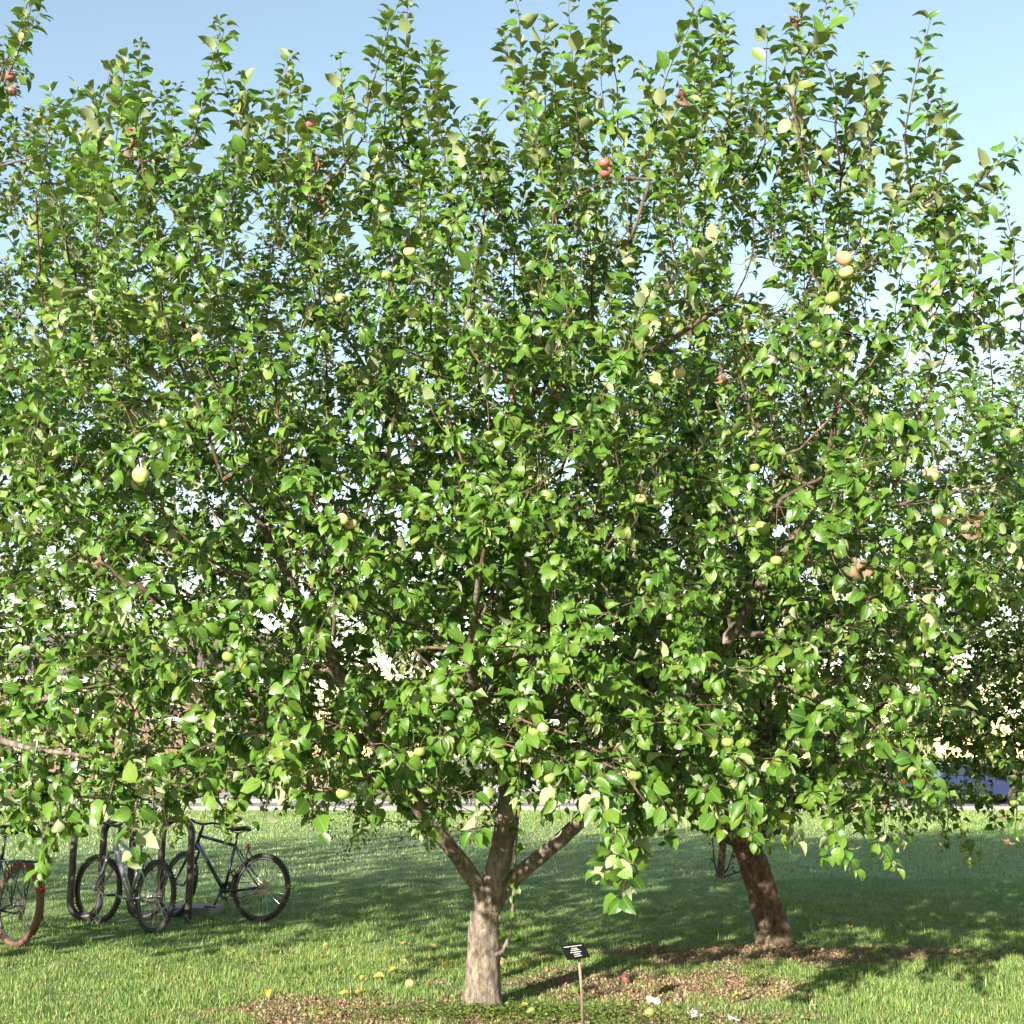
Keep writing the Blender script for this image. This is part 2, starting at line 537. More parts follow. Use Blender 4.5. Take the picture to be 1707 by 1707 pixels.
def grass_mat():
    m, N, L, b = new_mat('grass_blade')
    tc = N.new('ShaderNodeTexCoord')
    pos = tc.outputs['Object']
    rv = rnd_value(N, L)
    r = ramp(N, [(0.0, (0.062, 0.132, 0.030)), (0.5, (0.128, 0.232, 0.050)), (0.86, (0.21, 0.32, 0.072)), (0.93, (0.34, 0.31, 0.14)), (1.0, (0.40, 0.33, 0.19))])
    L.new(rv, r.inputs[0])
    n = noise(N, L, 0.9, 4, vec=pos)
    rr = ramp(N, [(0.3, (0.78, 0.88, 0.8)), (0.7, (1.2, 1.1, 1.0))])
    L.new(n.outputs[0], rr.inputs[0])
    mx = N.new('ShaderNodeMix'); mx.data_type = 'RGBA'; mx.blend_type = 'MULTIPLY'; mx.inputs[0].default_value = 1
    L.new(r.outputs[0], mx.inputs[6]); L.new(rr.outputs[0], mx.inputs[7])
    nd_ = noise(N, L, 1.9, 5, vec=pos)
    rd_ = ramp(N, [(0.52, (0, 0, 0)), (0.72, (0.4, 0.4, 0.4))])
    L.new(nd_.outputs[0], rd_.inputs[0])
    mdry = N.new('ShaderNodeMix'); mdry.data_type = 'RGBA'
    L.new(rd_.outputs[0], mdry.inputs[0]); L.new(mx.outputs[2], mdry.inputs[6]); mdry.inputs[7].default_value = (0.22, 0.25, 0.09, 1)
    mx = mdry
    # dew on the shaded lawn band: its bluish sky sheen is painted into the colour
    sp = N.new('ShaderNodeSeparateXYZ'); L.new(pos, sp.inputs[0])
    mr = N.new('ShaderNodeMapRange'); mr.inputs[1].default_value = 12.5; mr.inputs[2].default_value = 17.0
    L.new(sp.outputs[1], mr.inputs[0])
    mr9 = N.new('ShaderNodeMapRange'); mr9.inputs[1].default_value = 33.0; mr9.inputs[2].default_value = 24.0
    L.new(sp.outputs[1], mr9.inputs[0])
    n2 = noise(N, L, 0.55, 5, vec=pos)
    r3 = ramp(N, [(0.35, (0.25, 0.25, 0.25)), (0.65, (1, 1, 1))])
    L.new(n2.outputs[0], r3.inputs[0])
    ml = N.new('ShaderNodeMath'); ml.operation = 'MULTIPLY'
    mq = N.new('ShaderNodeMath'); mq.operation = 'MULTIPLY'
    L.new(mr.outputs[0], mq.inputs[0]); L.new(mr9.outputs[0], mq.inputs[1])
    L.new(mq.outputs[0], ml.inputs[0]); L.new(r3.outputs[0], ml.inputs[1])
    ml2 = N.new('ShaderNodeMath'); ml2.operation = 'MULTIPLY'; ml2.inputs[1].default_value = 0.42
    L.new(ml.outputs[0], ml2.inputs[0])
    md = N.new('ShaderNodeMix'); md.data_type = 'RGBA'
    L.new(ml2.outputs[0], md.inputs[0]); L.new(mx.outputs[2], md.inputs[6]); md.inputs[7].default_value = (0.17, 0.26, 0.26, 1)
    L.new(md.outputs[2], b.inputs['Base Color'])
    b.inputs['Roughness'].default_value = 0.5
    tr = N.new('ShaderNodeBsdfTranslucent')
    tm = N.new('ShaderNodeMix'); tm.data_type = 'RGBA'; tm.blend_type = 'MULTIPLY'; tm.inputs[0].default_value = 1.0
    L.new(md.outputs[2], tm.inputs[6]); tm.inputs[7].default_value = (1.5, 1.4, 0.7, 1)
    L.new(tm.outputs[2], tr.inputs['Color'])
    ms = N.new('ShaderNodeMixShader'); ms.inputs[0].default_value = 0.2
    L.new(b.outputs[0], ms.inputs[1]); L.new(tr.outputs[0], ms.inputs[2])
    L.new(ms.outputs[0], N['Material Output'].inputs[0])
    return m


def apple_mat(name, base, blush, amount):
    m, N, L, b = new_mat(name)
    tc = N.new('ShaderNodeTexCoord')
    oi = N.new('ShaderNodeObjectInfo')
    n = noise(N, L, 18, 4)
    # the blush sits on one shoulder of the fruit, in the fruit's own space
    dp = N.new('ShaderNodeVectorMath'); dp.operation = 'DOT_PRODUCT'; dp.inputs[1].default_value = (-14, -9, 15)
    L.new(tc.outputs['Object'], dp.inputs[0])
    a1 = N.new('ShaderNodeMath'); a1.operation = 'MULTIPLY_ADD'; a1.inputs[1].default_value = 0.9; a1.inputs[2].default_value = amount - 0.45
    L.new(dp.outputs['Value'], a1.inputs[0])
    a2 = N.new('ShaderNodeMath'); a2.operation = 'ADD'
    L.new(a1.outputs[0], a2.inputs[0])
    a3 = N.new('ShaderNodeMath'); a3.operation = 'MULTIPLY_ADD'; a3.inputs[1].default_value = 0.5; a3.inputs[2].default_value = -0.2
    L.new(n.outputs[0], a3.inputs[0])
    L.new(a3.outputs[0], a2.inputs[1])
    a4 = N.new('ShaderNodeMath'); a4.operation = 'MULTIPLY_ADD'; a4.inputs[1].default_value = 0.9; a4.inputs[2].default_value = -0.45
    L.new(oi.outputs['Random'], a4.inputs[0])
    a5 = N.new('ShaderNodeMath'); a5.operation = 'ADD'; a5.use_clamp = True
    L.new(a2.outputs[0], a5.inputs[0]); L.new(a4.outputs[0], a5.inputs[1])
    mx = N.new('ShaderNodeMix'); mx.data_type = 'RGBA'
    L.new(a5.outputs[0], mx.inputs[0]); mx.inputs[6].default_value = (*base, 1); mx.inputs[7].default_value = (*blush, 1)
    L.new(mx.outputs[2], b.inputs['Base Color'])
    b.inputs['Roughness'].default_value = 0.38
    b.inputs['Subsurface Weight'].default_value = 0.0
    return m


M['ground'] = ground_mat()
M['grass'] = grass_mat()
M['apple'] = apple_mat('ripening_apple', (0.38, 0.39, 0.16), (0.38, 0.11, 0.085), 0.15)
M['apple_green'] = apple_mat('green_apple', (0.20, 0.26, 0.06), (0.28, 0.25, 0.07), 0.0)
M['apple_red'] = apple_mat('red_apple', (0.30, 0.11, 0.10), (0.22, 0.05, 0.055), 0.2)

# ------------------------------------------------------------------ ground, street
def sheet(name, x0, x1, y0, y1, z, mat, nx=1, ny=1):
    xs = np.linspace(x0, x1, nx + 1); ys = np.linspace(y0, y1, ny + 1)
    X, Y = np.meshgrid(xs, ys)
    V = np.stack([X.ravel(), Y.ravel(), np.full(X.size, z)], 1)
    i = np.arange(nx * ny); r, c = i // nx, i % nx
    a = r * (nx + 1) + c
    return link(name, np_mesh(name, V, [np.stack([a, a + 1, a + nx + 2, a + nx + 1], 1)], mat, smooth=False))


tag(sheet('ground', -900, 900, -60, 1500, 0.0, M['ground']), kind='structure')
tag(sheet('road', -200, 200, 39.6, 45.6, 0.004, M['road']), kind='structure')
for yk in (39.45, 45.75):
    k = MB().box((0, yk, 0.05), (400, 0.15, 0.14)).build('kerb', M['kerb'])
    tag(k, kind='structure')
dv = MB().poly([(-12.2, 45.83, .008), (-8.2, 45.83, .008), (-10.2, 59.2, .008), (-15.4, 59.2, .008)]).build('driveway', M['drive'])
tag(dv, kind='structure')
pv = sheet('pavement', -200, 200, 47.0, 48.5, 0.012, M['drive'])
tag(pv, kind='structure')

# ------------------------------------------------------------------ leaves
LT = np.array([0, .13, .13, .13, .42, .42, .42, .73, .73, .73, 1.0, -0.28, 0.03, 0.03])
LY = np.array([0, .26, 0, -.26, .375, 0, -.375, .265, 0, -.265, 0, 0, .018, -.018])
LUV = np.stack([np.clip(LT, 0, 1), LY + 0.5], 1)
L_TRI = np.array([[0, 2, 1], [0, 3, 2], [7, 8, 10], [8, 9, 10], [11, 13, 12]])
L_QUAD = np.array([[1, 2, 5, 4], [2, 3, 6, 5], [4, 5, 8, 7], [5, 6, 9, 8]])


def leaf_verts(curl, fold, wave, asym=None):
    """local coordinates for n leaves: (n,14,3)"""
    n = len(curl)
    k = curl[:, None]
    t = LT[None, :] * np.ones((n, 1))
    y = LY[None, :] * np.ones((n, 1))
    tt = np.clip(t, -0.3, 1)
    x = np.sin(k * tt) / k
    z = -(1 - np.cos(k * tt)) / k
    f = fold[:, None]
    # V-fold about the midrib
    z = z + np.abs(y) * np.sin(f) + wave * (np.abs(y) > 0.05)
    y = y * np.cos(f)
    return np.stack([x, y, z], 2)


class Leaves:
    def __init__(s):
        s.p = []; s.d = []; s.n = []; s.s = []

    def add(s, p, d, n, size):
        s.p.append(p); s.d.append(d); s.n.append(n); s.s.append(size)

    def arrays(s):
        p = np.array(s.p); d = np.array(s.d); n = np.array(s.n); sz = np.minimum(np.array(s.s), .118)
        d /= np.linalg.norm(d, axis=1)[:, None] + 1e-9
        n = n - (n * d).sum(1)[:, None] * d
        n /= np.linalg.norm(n, axis=1)[:, None] + 1e-9
        y = np.cross(n, d)
        return p, d, y, n, sz


S_T = np.array([0, .42, .42, .42, 1.0]); S_Y = np.array([0, .37, 0, -.37, 0])
S_UV = np.stack([S_T, S_Y + 0.5], 1)
S_TRI = np.array([[0, 2, 1], [0, 3, 2], [1, 2, 4], [2, 3, 4]])


def leaf_mesh(name, p, d, y, n, sz, mat, curl=(0.2, 2.1), fold=(0.05, 0.95), r=rng, near=None):
    """joined leaves; near marks those that get the full outline, the others a four-triangle one"""
    if near is None: near = np.ones(len(p), bool)
    Vs, Fs, UVs, RN = [], [], [], []
    base = 0
    for full in (True, False):
        k = near == full
        m = int(k.sum())
        if not m: continue
        cu = r.uniform(*curl, m); fo = r.uniform(*fold, m)
        if full:
            loc = leaf_verts(cu, fo, r.normal(0, 0.05, (m, 14))); nv = 14
        else:
            c = cu[:, None]; x = np.sin(c * S_T) / c; z = -(1 - np.cos(c * S_T)) / c + np.abs(S_Y) * np.sin(fo)[:, None]
            yy = S_Y[None] * np.cos(fo)[:, None]
            loc = np.stack([x, yy, z], 2); nv = 5
        V = p[k][:, None, :] + sz[k][:, None, None] * (loc[:, :, 0:1] * d[k][:, None] + loc[:, :, 1:2] * y[k][:, None] + loc[:, :, 2:3] * n[k][:, None])
        off = base + (np.arange(m) * nv)[:, None, None]
        Vs.append(V.reshape(-1, 3))
        if full:
            Fs += [(L_TRI[None] + off).reshape(-1, 3), (L_QUAD[None] + off).reshape(-1, 4)]
            UVs.append(np.tile(LUV, (m, 1)))
        else:
            Fs.append((S_TRI[None] + off).reshape(-1, 3)); UVs.append(np.tile(S_UV, (m, 1)))
        RN.append(np.repeat(r.random(m), nv))
        base += m * nv
    return np_mesh(name, np.concatenate(Vs), Fs, mat, np.concatenate(UVs), np.concatenate(RN))


def leaf_templates(mat, k=12):
    out = []
    for i in range(k):
        v = leaf_verts(np.array([0.25 + 0.15 * i]), np.array([0.12 + 0.17 * ((i * 2) % 5)]), rng.normal(0, 0.045, (1, 14)))[0]
        out.append(np_mesh('leaf', v, [L_TRI, L_QUAD], mat, LUV, None))
    return out


LEAF_T = leaf_templates(M['leaf'])

# ------------------------------------------------------------------ tree skeletons
def unit(v):
    return v / (np.linalg.norm(v) + 1e-9)


def grow(paths, attr, step=0.13, kill=0.24, infl=1.3, iters=140, up=0.06, seed=1):
    """space colonisation from given limb paths. returns pos, parent, limb id"""
    r = np.random.default_rng(seed)
    pos, par, limb = [], [], []
    for li, (pidx, pts) in enumerate(paths):
        pts = [np.array(p, float) for p in pts]
        prev = -1 if pidx is None else pidx(pos)
        first = True
        for a, b in zip(pts[:-1], pts[1:]):
            m = max(1, int(round(np.linalg.norm(b - a) / step)))
            for q in range(0 if first else 1, m + 1):
                pp = a + (b - a) * q / m + (r.normal(0, 0.008, 3) if q else 0)
                pos.append(pp); par.append(prev); limb.append(li)
                prev = len(pos) - 1
            first = False
    A = attr.copy()
    near = np.full(len(A), -1); nd = np.full(len(A), 1e9)

    def upd(i0):
        if i0 >= len(pos): return
        newp = np.array(pos[i0:])
        D = np.linalg.norm(A[:, None, :] - newp[None], axis=2)
        j = D.argmin(1); dm = D[np.arange(len(A)), j]
        b = dm < nd
        near[b] = i0 + j[b]; nd[b] = dm[b]
    upd(0)
    nch = {}
    for it in range(iters):
        keep = nd > kill
        A = A[keep]; near = near[keep]; nd = nd[keep]
        if len(A) == 0: break
        act = nd < infl
        if not act.any(): break
        ids = near[act]
        PA = np.array(pos)
        vec = A[act] - PA[ids]
        vec /= np.linalg.norm(vec, axis=1)[:, None] + 1e-9
        u, inv = np.unique(ids, return_inverse=True)
        S = np.zeros((len(u), 3))
        np.add.at(S, inv, vec)
        i0 = len(pos)
        for k, i in enumerate(u):
            c = nch.get(i, 0)
            if c >= 3: continue
            d = unit(S[k])
            pi = par[i]
            if pi >= 0: d = unit(d + 0.35 * unit(pos[i] - pos[pi]))
            d = unit(d + np.array([0, 0, up]) + r.normal(0, 0.13, 3))
            nch[i] = c + 1
            pos.append(pos[i] + d * step); par.append(i); limb.append(limb[i])
        if len(pos) == i0: break
        upd(i0)
    return np.array(pos), np.array(par), np.array(limb)


def radii(pos, par, limb, limb_r, tip=0.0024, ex=2.3):
    n = len(pos)
    acc = np.zeros(n)
    ch = [[] for _ in range(n)]
    for i in range(n):
        if par[i] >= 0: ch[par[i]].append(i)
    raw = np.zeros(n)
    for i in range(n - 1, -1, -1):
        raw[i] = tip if not ch[i] else (sum(raw[c] ** ex for c in ch[i])) ** (1 / ex)
    out = raw.copy()
    for li, Rl in enumerate(limb_r):
        idx = np.where(limb == li)[0]
        if len(idx) == 0: continue
        r0 = raw[idx].max()
        if r0 <= tip * 1.05: continue
        g = math.log(Rl / tip) / math.log(r0 / tip)
        out[idx] = tip * (raw[idx] / tip) ** g
    return out, ch


def chains(pos, par, rad, ch, thr):
    """split the skeleton into polylines; returns list of (limbnode, points, radii, thick?)"""
    out = []
    n = len(pos)
    starts = [i for i in range(n) if par[i] < 0]
    stack = [(s, None) for s in starts]
    while stack:
        i, fr = stack.pop()
        pts = []; rr = []
        if fr is not None:
            pts.append(pos[fr]); rr.append(min(rad[i] * 1.15, rad[fr]))
        cur = i
        thick = rad[i] > thr
        while True:
            pts.append(pos[cur]); rr.append(rad[cur])
            if not ch[cur]: break
            cs = sorted(ch[cur], key=lambda c: -rad[c])
            for c in cs[1:]: stack.append((c, cur))
            nx = cs[0]
            if thick and rad[nx] <= thr:
                stack.append((nx, cur)); break
            cur = nx
        if len(pts) > 1: out.append((i, pts, rr, thick))
    return out


def crown_points(n, c, rad, ex, zmin, r, shell=0.5, zfun=None):
    out = []
    c = np.array(c); rad = np.array(rad)
    while len(out) < n:
        q = r.uniform(-1, 1, (n * 3, 3))
        s = (np.abs(q) ** ex).sum(1)
        ok = s < 1
        # favour the outer shell
        ok &= r.random(len(q)) < (shell + (1 - shell) * np.clip(s, 0, 1))
        p = c + q * rad
        ok &= p[:, 2] > (zmin if zfun is None else zfun(p))
        out += list(p[ok])
    return np.array(out[:n])


def trunk_mesh(name, pts, rads, mat, n=22, seed=0, flare=True, amp=0.05):
    r = np.random.default_rng(seed)
    pts = np.array(pts, float); rads = np.array(rads, float)
    # resample smoothly
    t = np.linspace(0, len(pts) - 1, 46)
    def interp(a):
        return np.stack([np.interp(t, np.arange(len(pts)), a[:, k]) for k in range(a.shape[1])], 1)
    pp = interp(pts)
    for _ in range(4):
        pp[1:-1] = (pp[:-2] + 2 * pp[1:-1] + pp[2:]) / 4
    rr = np.interp(t, np.arange(len(pts)), rads)
    a = np.linspace(0, 2 * np.pi, n, endpoint=False)
    ph = r.uniform(0, 6.28, 6)
    V = []
    for i in range(len(pp)):
        s = i / (len(pp) - 1)
        rad = rr[i] * (1 + amp * np.sin(2 * a + ph[0] + 2 * s) + amp * 0.8 * np.sin(3 * a + ph[1] - 3 * s) + amp * 0.5 * np.sin(5 * a + ph[2] + 9 * s)
                       + amp * 0.6 * np.sin(11 * s * 3 + ph[3] + a) + r.normal(0, 0.012, n))
        if flare:
            rad = rad * (1 + 0.22 * np.exp(-s * 12) * (1 + 0.5 * np.sin(4 * a + ph[4])))
        V.append(np.stack([pp[i, 0] + rad * np.cos(a), pp[i, 1] + rad * np.sin(a), np.full(n, pp[i, 2])], 1))
    V = np.concatenate(V)
    m = len(pp)
    i, k = np.meshgrid(np.arange(m - 1), np.arange(n), indexing='ij')
    i = i.ravel(); k = k.ravel(); k2 = (k + 1) % n
    F = np.stack([i * n + k, i * n + k2, (i + 1) * n + k2, (i + 1) * n + k], 1)
    top = len(V)
    V = np.concatenate([V, pp[-1:] + np.array([[0, 0, rr[-1] * 0.5]])])
    kk = np.arange(n)
    T = np.stack([(m - 1) * n + kk, (m - 1) * n + (kk + 1) % n, np.full(n, top)], 1)
    return np_mesh(name, V, [F, T], mat)


class TubeSet:
    """vectorised-enough tubes, joined"""
    def __init__(s):
        s.V = []; s.F = []; s.n = 0

    def add(s, pts, rad, n):
        pts = np.asarray(pts, float)
        if len(pts) > 3 and n > 3:
            sm = pts.copy(); sm[1:-1] = (pts[:-2] + 2 * pts[1:-1] + pts[2:]) / 4; pts = sm
        m = len(pts)
        tan = np.gradient(pts, axis=0)
        tan /= np.linalg.norm(tan, axis=1)[:, None] + 1e-9
        ref = np.array([0.31, 0.17, 0.93]) if abs(tan[0, 2]) < 0.8 else np.array([0.95, 0.2, 0.1])
        a = 2 * np.pi * np.arange(n) / n
        ca, sa = np.cos(a), np.sin(a)
        base = s.n
        for i in range(m):
            u = ref - tan[i] * (ref @ tan[i]); u /= np.linalg.norm(u) + 1e-9
            ref = u
            w = np.cross(tan[i], u)
            s.V.append(pts[i] + rad[i] * (ca[:, None] * u + sa[:, None] * w))
        i, k = np.meshgrid(np.arange(m - 1), np.arange(n), indexing='ij')
        i = i.ravel(); k = k.ravel(); k2 = (k + 1) % n
        s.F.append(base + np.stack([i * n + k, i * n + k2, (i + 1) * n + k2, (i + 1) * n + k], 1))
        s.n += m * n

    def mesh(s, name, mat):
        return np_mesh(name, np.concatenate(s.V), [np.concatenate(s.F)], mat)


UP = np.array([0, 0, 1.0])
SUNV = np.array(SUN)


def shoot(lv, tw, base, d0, length, r, size, center, droop=0.0, wood=0.0035, gap=0.034, up=0.0, skip=0.0, n=3):
    """a leafy shoot; leaves spiral round it"""
    m = max(3, int(length / 0.09) + 1)
    pts = [base]; d = unit(d0)
    for i in range(m):
        d = unit(d + UP * (up - droop) * 0.12 + r.normal(0, 0.085, 3))
        pts.append(pts[-1] + d * length / m)
    pts = np.array(pts)
    tw.add(pts, np.linspace(wood, 0.0014, len(pts)), n)
    k = max(2, int(length * (1 - skip) / gap))
    az = r.uniform(0, 6.28)
    for j in range(k + 2):
        s = skip + (1 - skip) * min(1.0, max(0, (j + 0.5 + r.normal(0, .6)) / k))
        x = s * m
        i = min(m - 1, int(x)); f = x - i
        p = pts[i] * (1 - f) + pts[i + 1] * f
        tdir = unit(pts[i + 1] - pts[i])
        az += 2.4 + r.normal(0, 0.3)
        a = unit(np.cross(tdir, np.array([0.3, 0.9, 0.2]))); b = np.cross(tdir, a)
        rad = a * math.cos(az) + b * math.sin(az)
        asc = min(1.0, max(0.0, tdir[2] * 1.3 - .3)) * (1 - droop)
        lift = 0.4 + .6 * asc if j < k else 1.0
        d1 = unit(rad * 0.95 + tdir * lift + UP * (-0.25 * (1 - asc) - droop * 0.35) + r.normal(0, 0.17, 3))
        out = unit((p - center) * np.array([1, 1, 0.6]))
        nn = UP * 0.75 + out * 0.25 + SUNV * 0.2 + tdir * 0.2 + r.normal(0, 0.42, 3)
        sz = size * r.uniform(0.5, 1.25) * (0.62 if j >= k else (1 - 0.3 * max(0, s - 0.7) / 0.3))
        lv.add(p + d1 * 0.28 * sz, d1, nn, sz)


def spur(lv, tw, base, axis, r, size, center, droop, cnt):
    L = r.uniform(0.02, 0.07)
    axis = unit(axis)
    e = base + axis * L
    tw.add(np.array([base, e]), [0.003, 0.002], 3)
    a = unit(np.cross(axis, np.array([0.2, 0.3, 0.93]))); b = np.cross(axis, a)
    az = r.uniform(0, 6.28)
    out = unit((base - center) * np.array([1, 1, 0.6]))
    for j in range(cnt):
        az += 6.28 / cnt + r.normal(0, 0.35)
        rad = a * math.cos(az) + b * math.sin(az)
        d1 = unit(rad + axis * r.uniform(0.1, 0.8) + UP * (-0.25 - 0.35 * droop) + r.normal(0, 0.15, 3))
        nn = UP * 0.65 + out * 0.4 + SUNV * 0.3 + axis * 0.2 + r.normal(0, 0.42, 3)
        sz = size * r.uniform(0.42, 1.22)
        lv.add(e + d1 * 0.3 * sz, d1, nn, sz)


def pick_leaves(p, n, sz, count, cell=26):
    """indices of the leaves that show largest: nearest in its cell of the view, then by size seen"""
    px, py, dep = project(p)
    ok = (dep > 0.5) & (px > -20) & (px < 1727) & (py > -20) & (py < 1727)
    idx = np.where(ok)[0]
    key = (px[idx] // cell).astype(int) * 1000 + (py[idx] // cell).astype(int)
    order = np.argsort(dep[idx])
    _, first = np.unique(key[order], return_index=True)
    cand = idx[order[first]]
    v = p[cand] - CAMP
    face = np.abs((n[cand] * v).sum(1)) / np.linalg.norm(v, axis=1)
    sc = sz[cand] ** 2 * (0.25 + face) / dep[cand] ** 2
    return cand[np.argsort(-sc)[:count]]


def make_tree(name, label, base, trunk, trunk_r, paths, limb_r, attr, center, seed, bark, group=None,
              leaf_size=0.085, spur_p=0.95, shoot_len=(0.18, 0.42), top_z=4.6, leaf_parts=300, low_z=2.3,
              extra_shoots=(), step=0.13, kill=0.195, thr=0.013, leaf_m=None, lod=6.7, prune=None, per=(13, 21), gap=0.0150):
    r = np.random.default_rng(seed)
    center = np.array(center, float)
    root = empty(name, base)
    tag(root, label, 'apple tree', group)
    pos, par, limb = grow(paths, attr, step, kill, seed=seed)
    rad, ch = radii(pos, par, limb, limb_r)
    off = np.array(base)
    tr = link('trunk', trunk_mesh('trunk', np.array(trunk) - off, trunk_r, bark, seed=seed), root)
    # limbs
    sets = {}
    twig = TubeSet()
    for (i, pts, rr, thick) in chains(pos, par, rad, ch, thr):
        pts = np.array(pts)
        if thick:
            rr = np.array(rr); rr *= 1 + .28 * np.exp(-np.arange(len(rr)) / 1.6) + r.normal(0, .025, len(rr))
        if thick:
            sets.setdefault(limb[i], TubeSet()).add(pts - off, rr, 12 if max(rr) > 0.03 else 8)
        else:
            twig.add(pts - off, rr, 4 if max(rr) < 0.007 else 5)
    for li, s in sorted(sets.items()):
        link('branch', s.mesh('branch', bark), root)
    # leafy growth
    lv = Leaves()
    tip_ids = [i for i in range(len(pos)) if not ch[i]]
    tset = set(tip_ids)
    ctr_l = center - off
    for i in range(len(pos)):
        if rad[i] > 0.015 or par[i] < 0: continue
        p = pos[i]
        out = unit((p - center) * np.array([1, 1, 0.8]))
        d = unit(p - pos[par[i]])
        inner = 1.38 if np.linalg.norm((p - center) / np.array([3.0, 3.0, 2.4])) < .62 else 1.0   # inner leaves enlarged to close sky gaps in the crown
        hfrac = np.clip((p[2] - low_z) / (top_z - low_z), 0, 1)
        droop = float(np.clip((low_z + 0.5 - p[2]) / 1.2, 0, 1))
        if i in tset:
            L = r.uniform(*shoot_len)
            upb = 0.2 + 1.3 * hfrac
            if hfrac > 0.75: L = r.uniform(0.3, 0.72)
            shoot(lv, twig, p - off, d + out * 0.35 + UP * (upb - 0.9 * droop) * 0.7, L, r, leaf_size * inner * (1.0 + 0.12 * hfrac + 0.12 * droop), ctr_l, droop, up=upb * 0.5, gap=gap)
        elif r.random() < spur_p:
            ax = out * 0.55 + UP * (0.35 - 0.5 * droop) + r.normal(0, 0.7, 3)
            if r.random() < 0.16 and p[2] > low_z:
                shoot(lv, twig, p - off, ax + UP * 0.6, r.uniform(0.12, 0.3), r, leaf_size, ctr_l, droop, up=0.5, gap=gap)
            else:
                c_ = int(r.integers(*per))
                if hfrac > .5: c_ = max(3, int(c_ * (1 - .75 * (hfrac - .5) / .5)))
                spur(lv, twig, p - off, ax, r, leaf_size * inner * (0.95 + 0.12 * droop), ctr_l, droop, c_)
    for (tipp, basep, size) in extra_shoots:
        tipp = np.array(tipp); basep = np.array(basep)
        j = np.argmin(np.linalg.norm(pos - basep, axis=1) + 2.0 * (rad > 0.03) + 0.6 * np.maximum(0, pos[:, 2] - basep[2]))
        q = pos[j]
        mid = (q + basep) / 2 + np.array([0, 0, -0.05])
        twig.add(np.array([q, mid, basep]) - off, [0.007, 0.006, 0.0055], 5)
        shoot(lv, twig, basep - off, tipp - basep, np.linalg.norm(tipp - basep), r, size, ctr_l, 0.0, wood=0.0055, up=0.15, gap=0.024)
        for s in np.linspace(0.15, 0.95, 4):
            spur(lv, twig, (q * (1 - s) + basep * s) - off, r.normal(0, 0.6, 3) + UP * 0.4, r, size * 0.85, ctr_l, 0, 5)
    p, d, y, n, sz = lv.arrays()
    if prune is not None:
        k = prune(p + off)
        p, d, y, n, sz = p[k], d[k], y[k], n[k], sz[k]
    sel = pick_leaves(p + off, n, sz, leaf_parts) if leaf_parts else np.array([], int)
    rest = np.ones(len(p), bool); rest[sel] = False
    _, _, dep_ = project(p + off)
    near_all = ((dep_ < lod) & (dep_ > 0)) | ((p[:, 2] > 3.9) & (dep_ < 8.1))
    tag(link('twigs', twig.mesh('twigs', M['twig']), root), kind='stuff')
    fo = link('foliage', leaf_mesh('foliage', p[rest], d[rest], y[rest], n[rest], sz[rest], leaf_m or M['leaf'], r=r, near=near_all[rest]), root)
    tag(fo, kind='stuff')
    for i in sel:
        o = link('leaf', LEAF_T[int(r.integers(len(LEAF_T)))], root)
        s = sz[i]
        o.matrix_local = Matrix(((d[i][0] * s, y[i][0] * s, n[i][0] * s, p[i][0]), (d[i][1] * s, y[i][1] * s, n[i][1] * s, p[i][1]),
                                 (d[i][2] * s, y[i][2] * s, n[i][2] * s, p[i][2]), (0, 0, 0, 1)))
    print(name, 'nodes', len(pos), 'leaves', len(p))
    return dict(root=root, off=off, lp=p + off, pos=pos, rad=rad, center=center, base=np.array(base))


# ------------------------------------------------------------------ apples
def apple_mesh(mat):
    prof = []
    for i in range(15):
        a = math.pi * i / 14
        rr = math.sin(a)
        z = -math.cos(a)
        rad = rr * (1 + 0.06 * z)
        zz = z * 0.88
        if z > 0.7: zz -= 0.55 * ((z - 0.7) / 0.3) ** 2 * 0.55
        if z < -0.75: zz += 0.35 * ((-z - 0.75) / 0.25) ** 2 * 0.5
        prof.append((max(rad, 0.004), zz))
    return MB().lathe([(r * 0.036, z * 0.036) for r, z in prof], n=18).mesh('apple', mat, smooth=True)


APPLE = apple_mesh(M['apple'])
APPLE_G = apple_mesh(M['apple_green'])
APPLE_R = apple_mesh(M['apple_red'])


def hang_apples(T, plist, seed=3):
    r = np.random.default_rng(seed)
    px, py, dep = project(T['lp'])
    for (x, y, dia, kind) in plist:
        near = np.hypot(px - x, py - y) < 30
        near &= dep > 1
        dm = np.sort(dep[near]) if near.sum() > 6 else None
        if dm is None: continue
        # just in front of the local leaf surface of this tree
        want = 0.072 * F_PX / dia
        depth = float(np.clip(want, dm[0] - 0.06, dm[min(4, len(dm) - 1)]))
        pos = P(x, y, depth)
        size = float(np.clip(dia * depth / F_PX / 0.072, 0.8, 1.2))
        o = link('apple', {'g': APPLE_G, 'r': APPLE_R}.get(kind, APPLE), T['root'])
        o.location = pos - T['off']
        o.scale = (size, size, size * r.uniform(0.92, 1.02))
        o.rotation_euler = (r.normal(0, 0.3), r.normal(0, 0.3), r.uniform(-0.8, 0.8))
        # stalk to the nearest twig
        thin = T['rad'] < 0.03
        D = np.linalg.norm(T['pos'] - (pos + np.array([0, 0, 0.08])), axis=1) + 5 * (~thin)
        q = T['pos'][np.argmin(D)]
        top = pos + np.array([0, 0, 0.022 * size])
        a = top + (q - top) * 0.25 + np.array([0, 0, 0.05])
        st = MB().tube([top - T['off'], a - T['off'], (a * 0.5 + q * 0.5) - T['off'], q - T['off']], [0.0016, 0.002, 0.0024, 0.003], 5)
        link('stalk', st.mesh('stalk', M['twig'], smooth=True), T['root'])


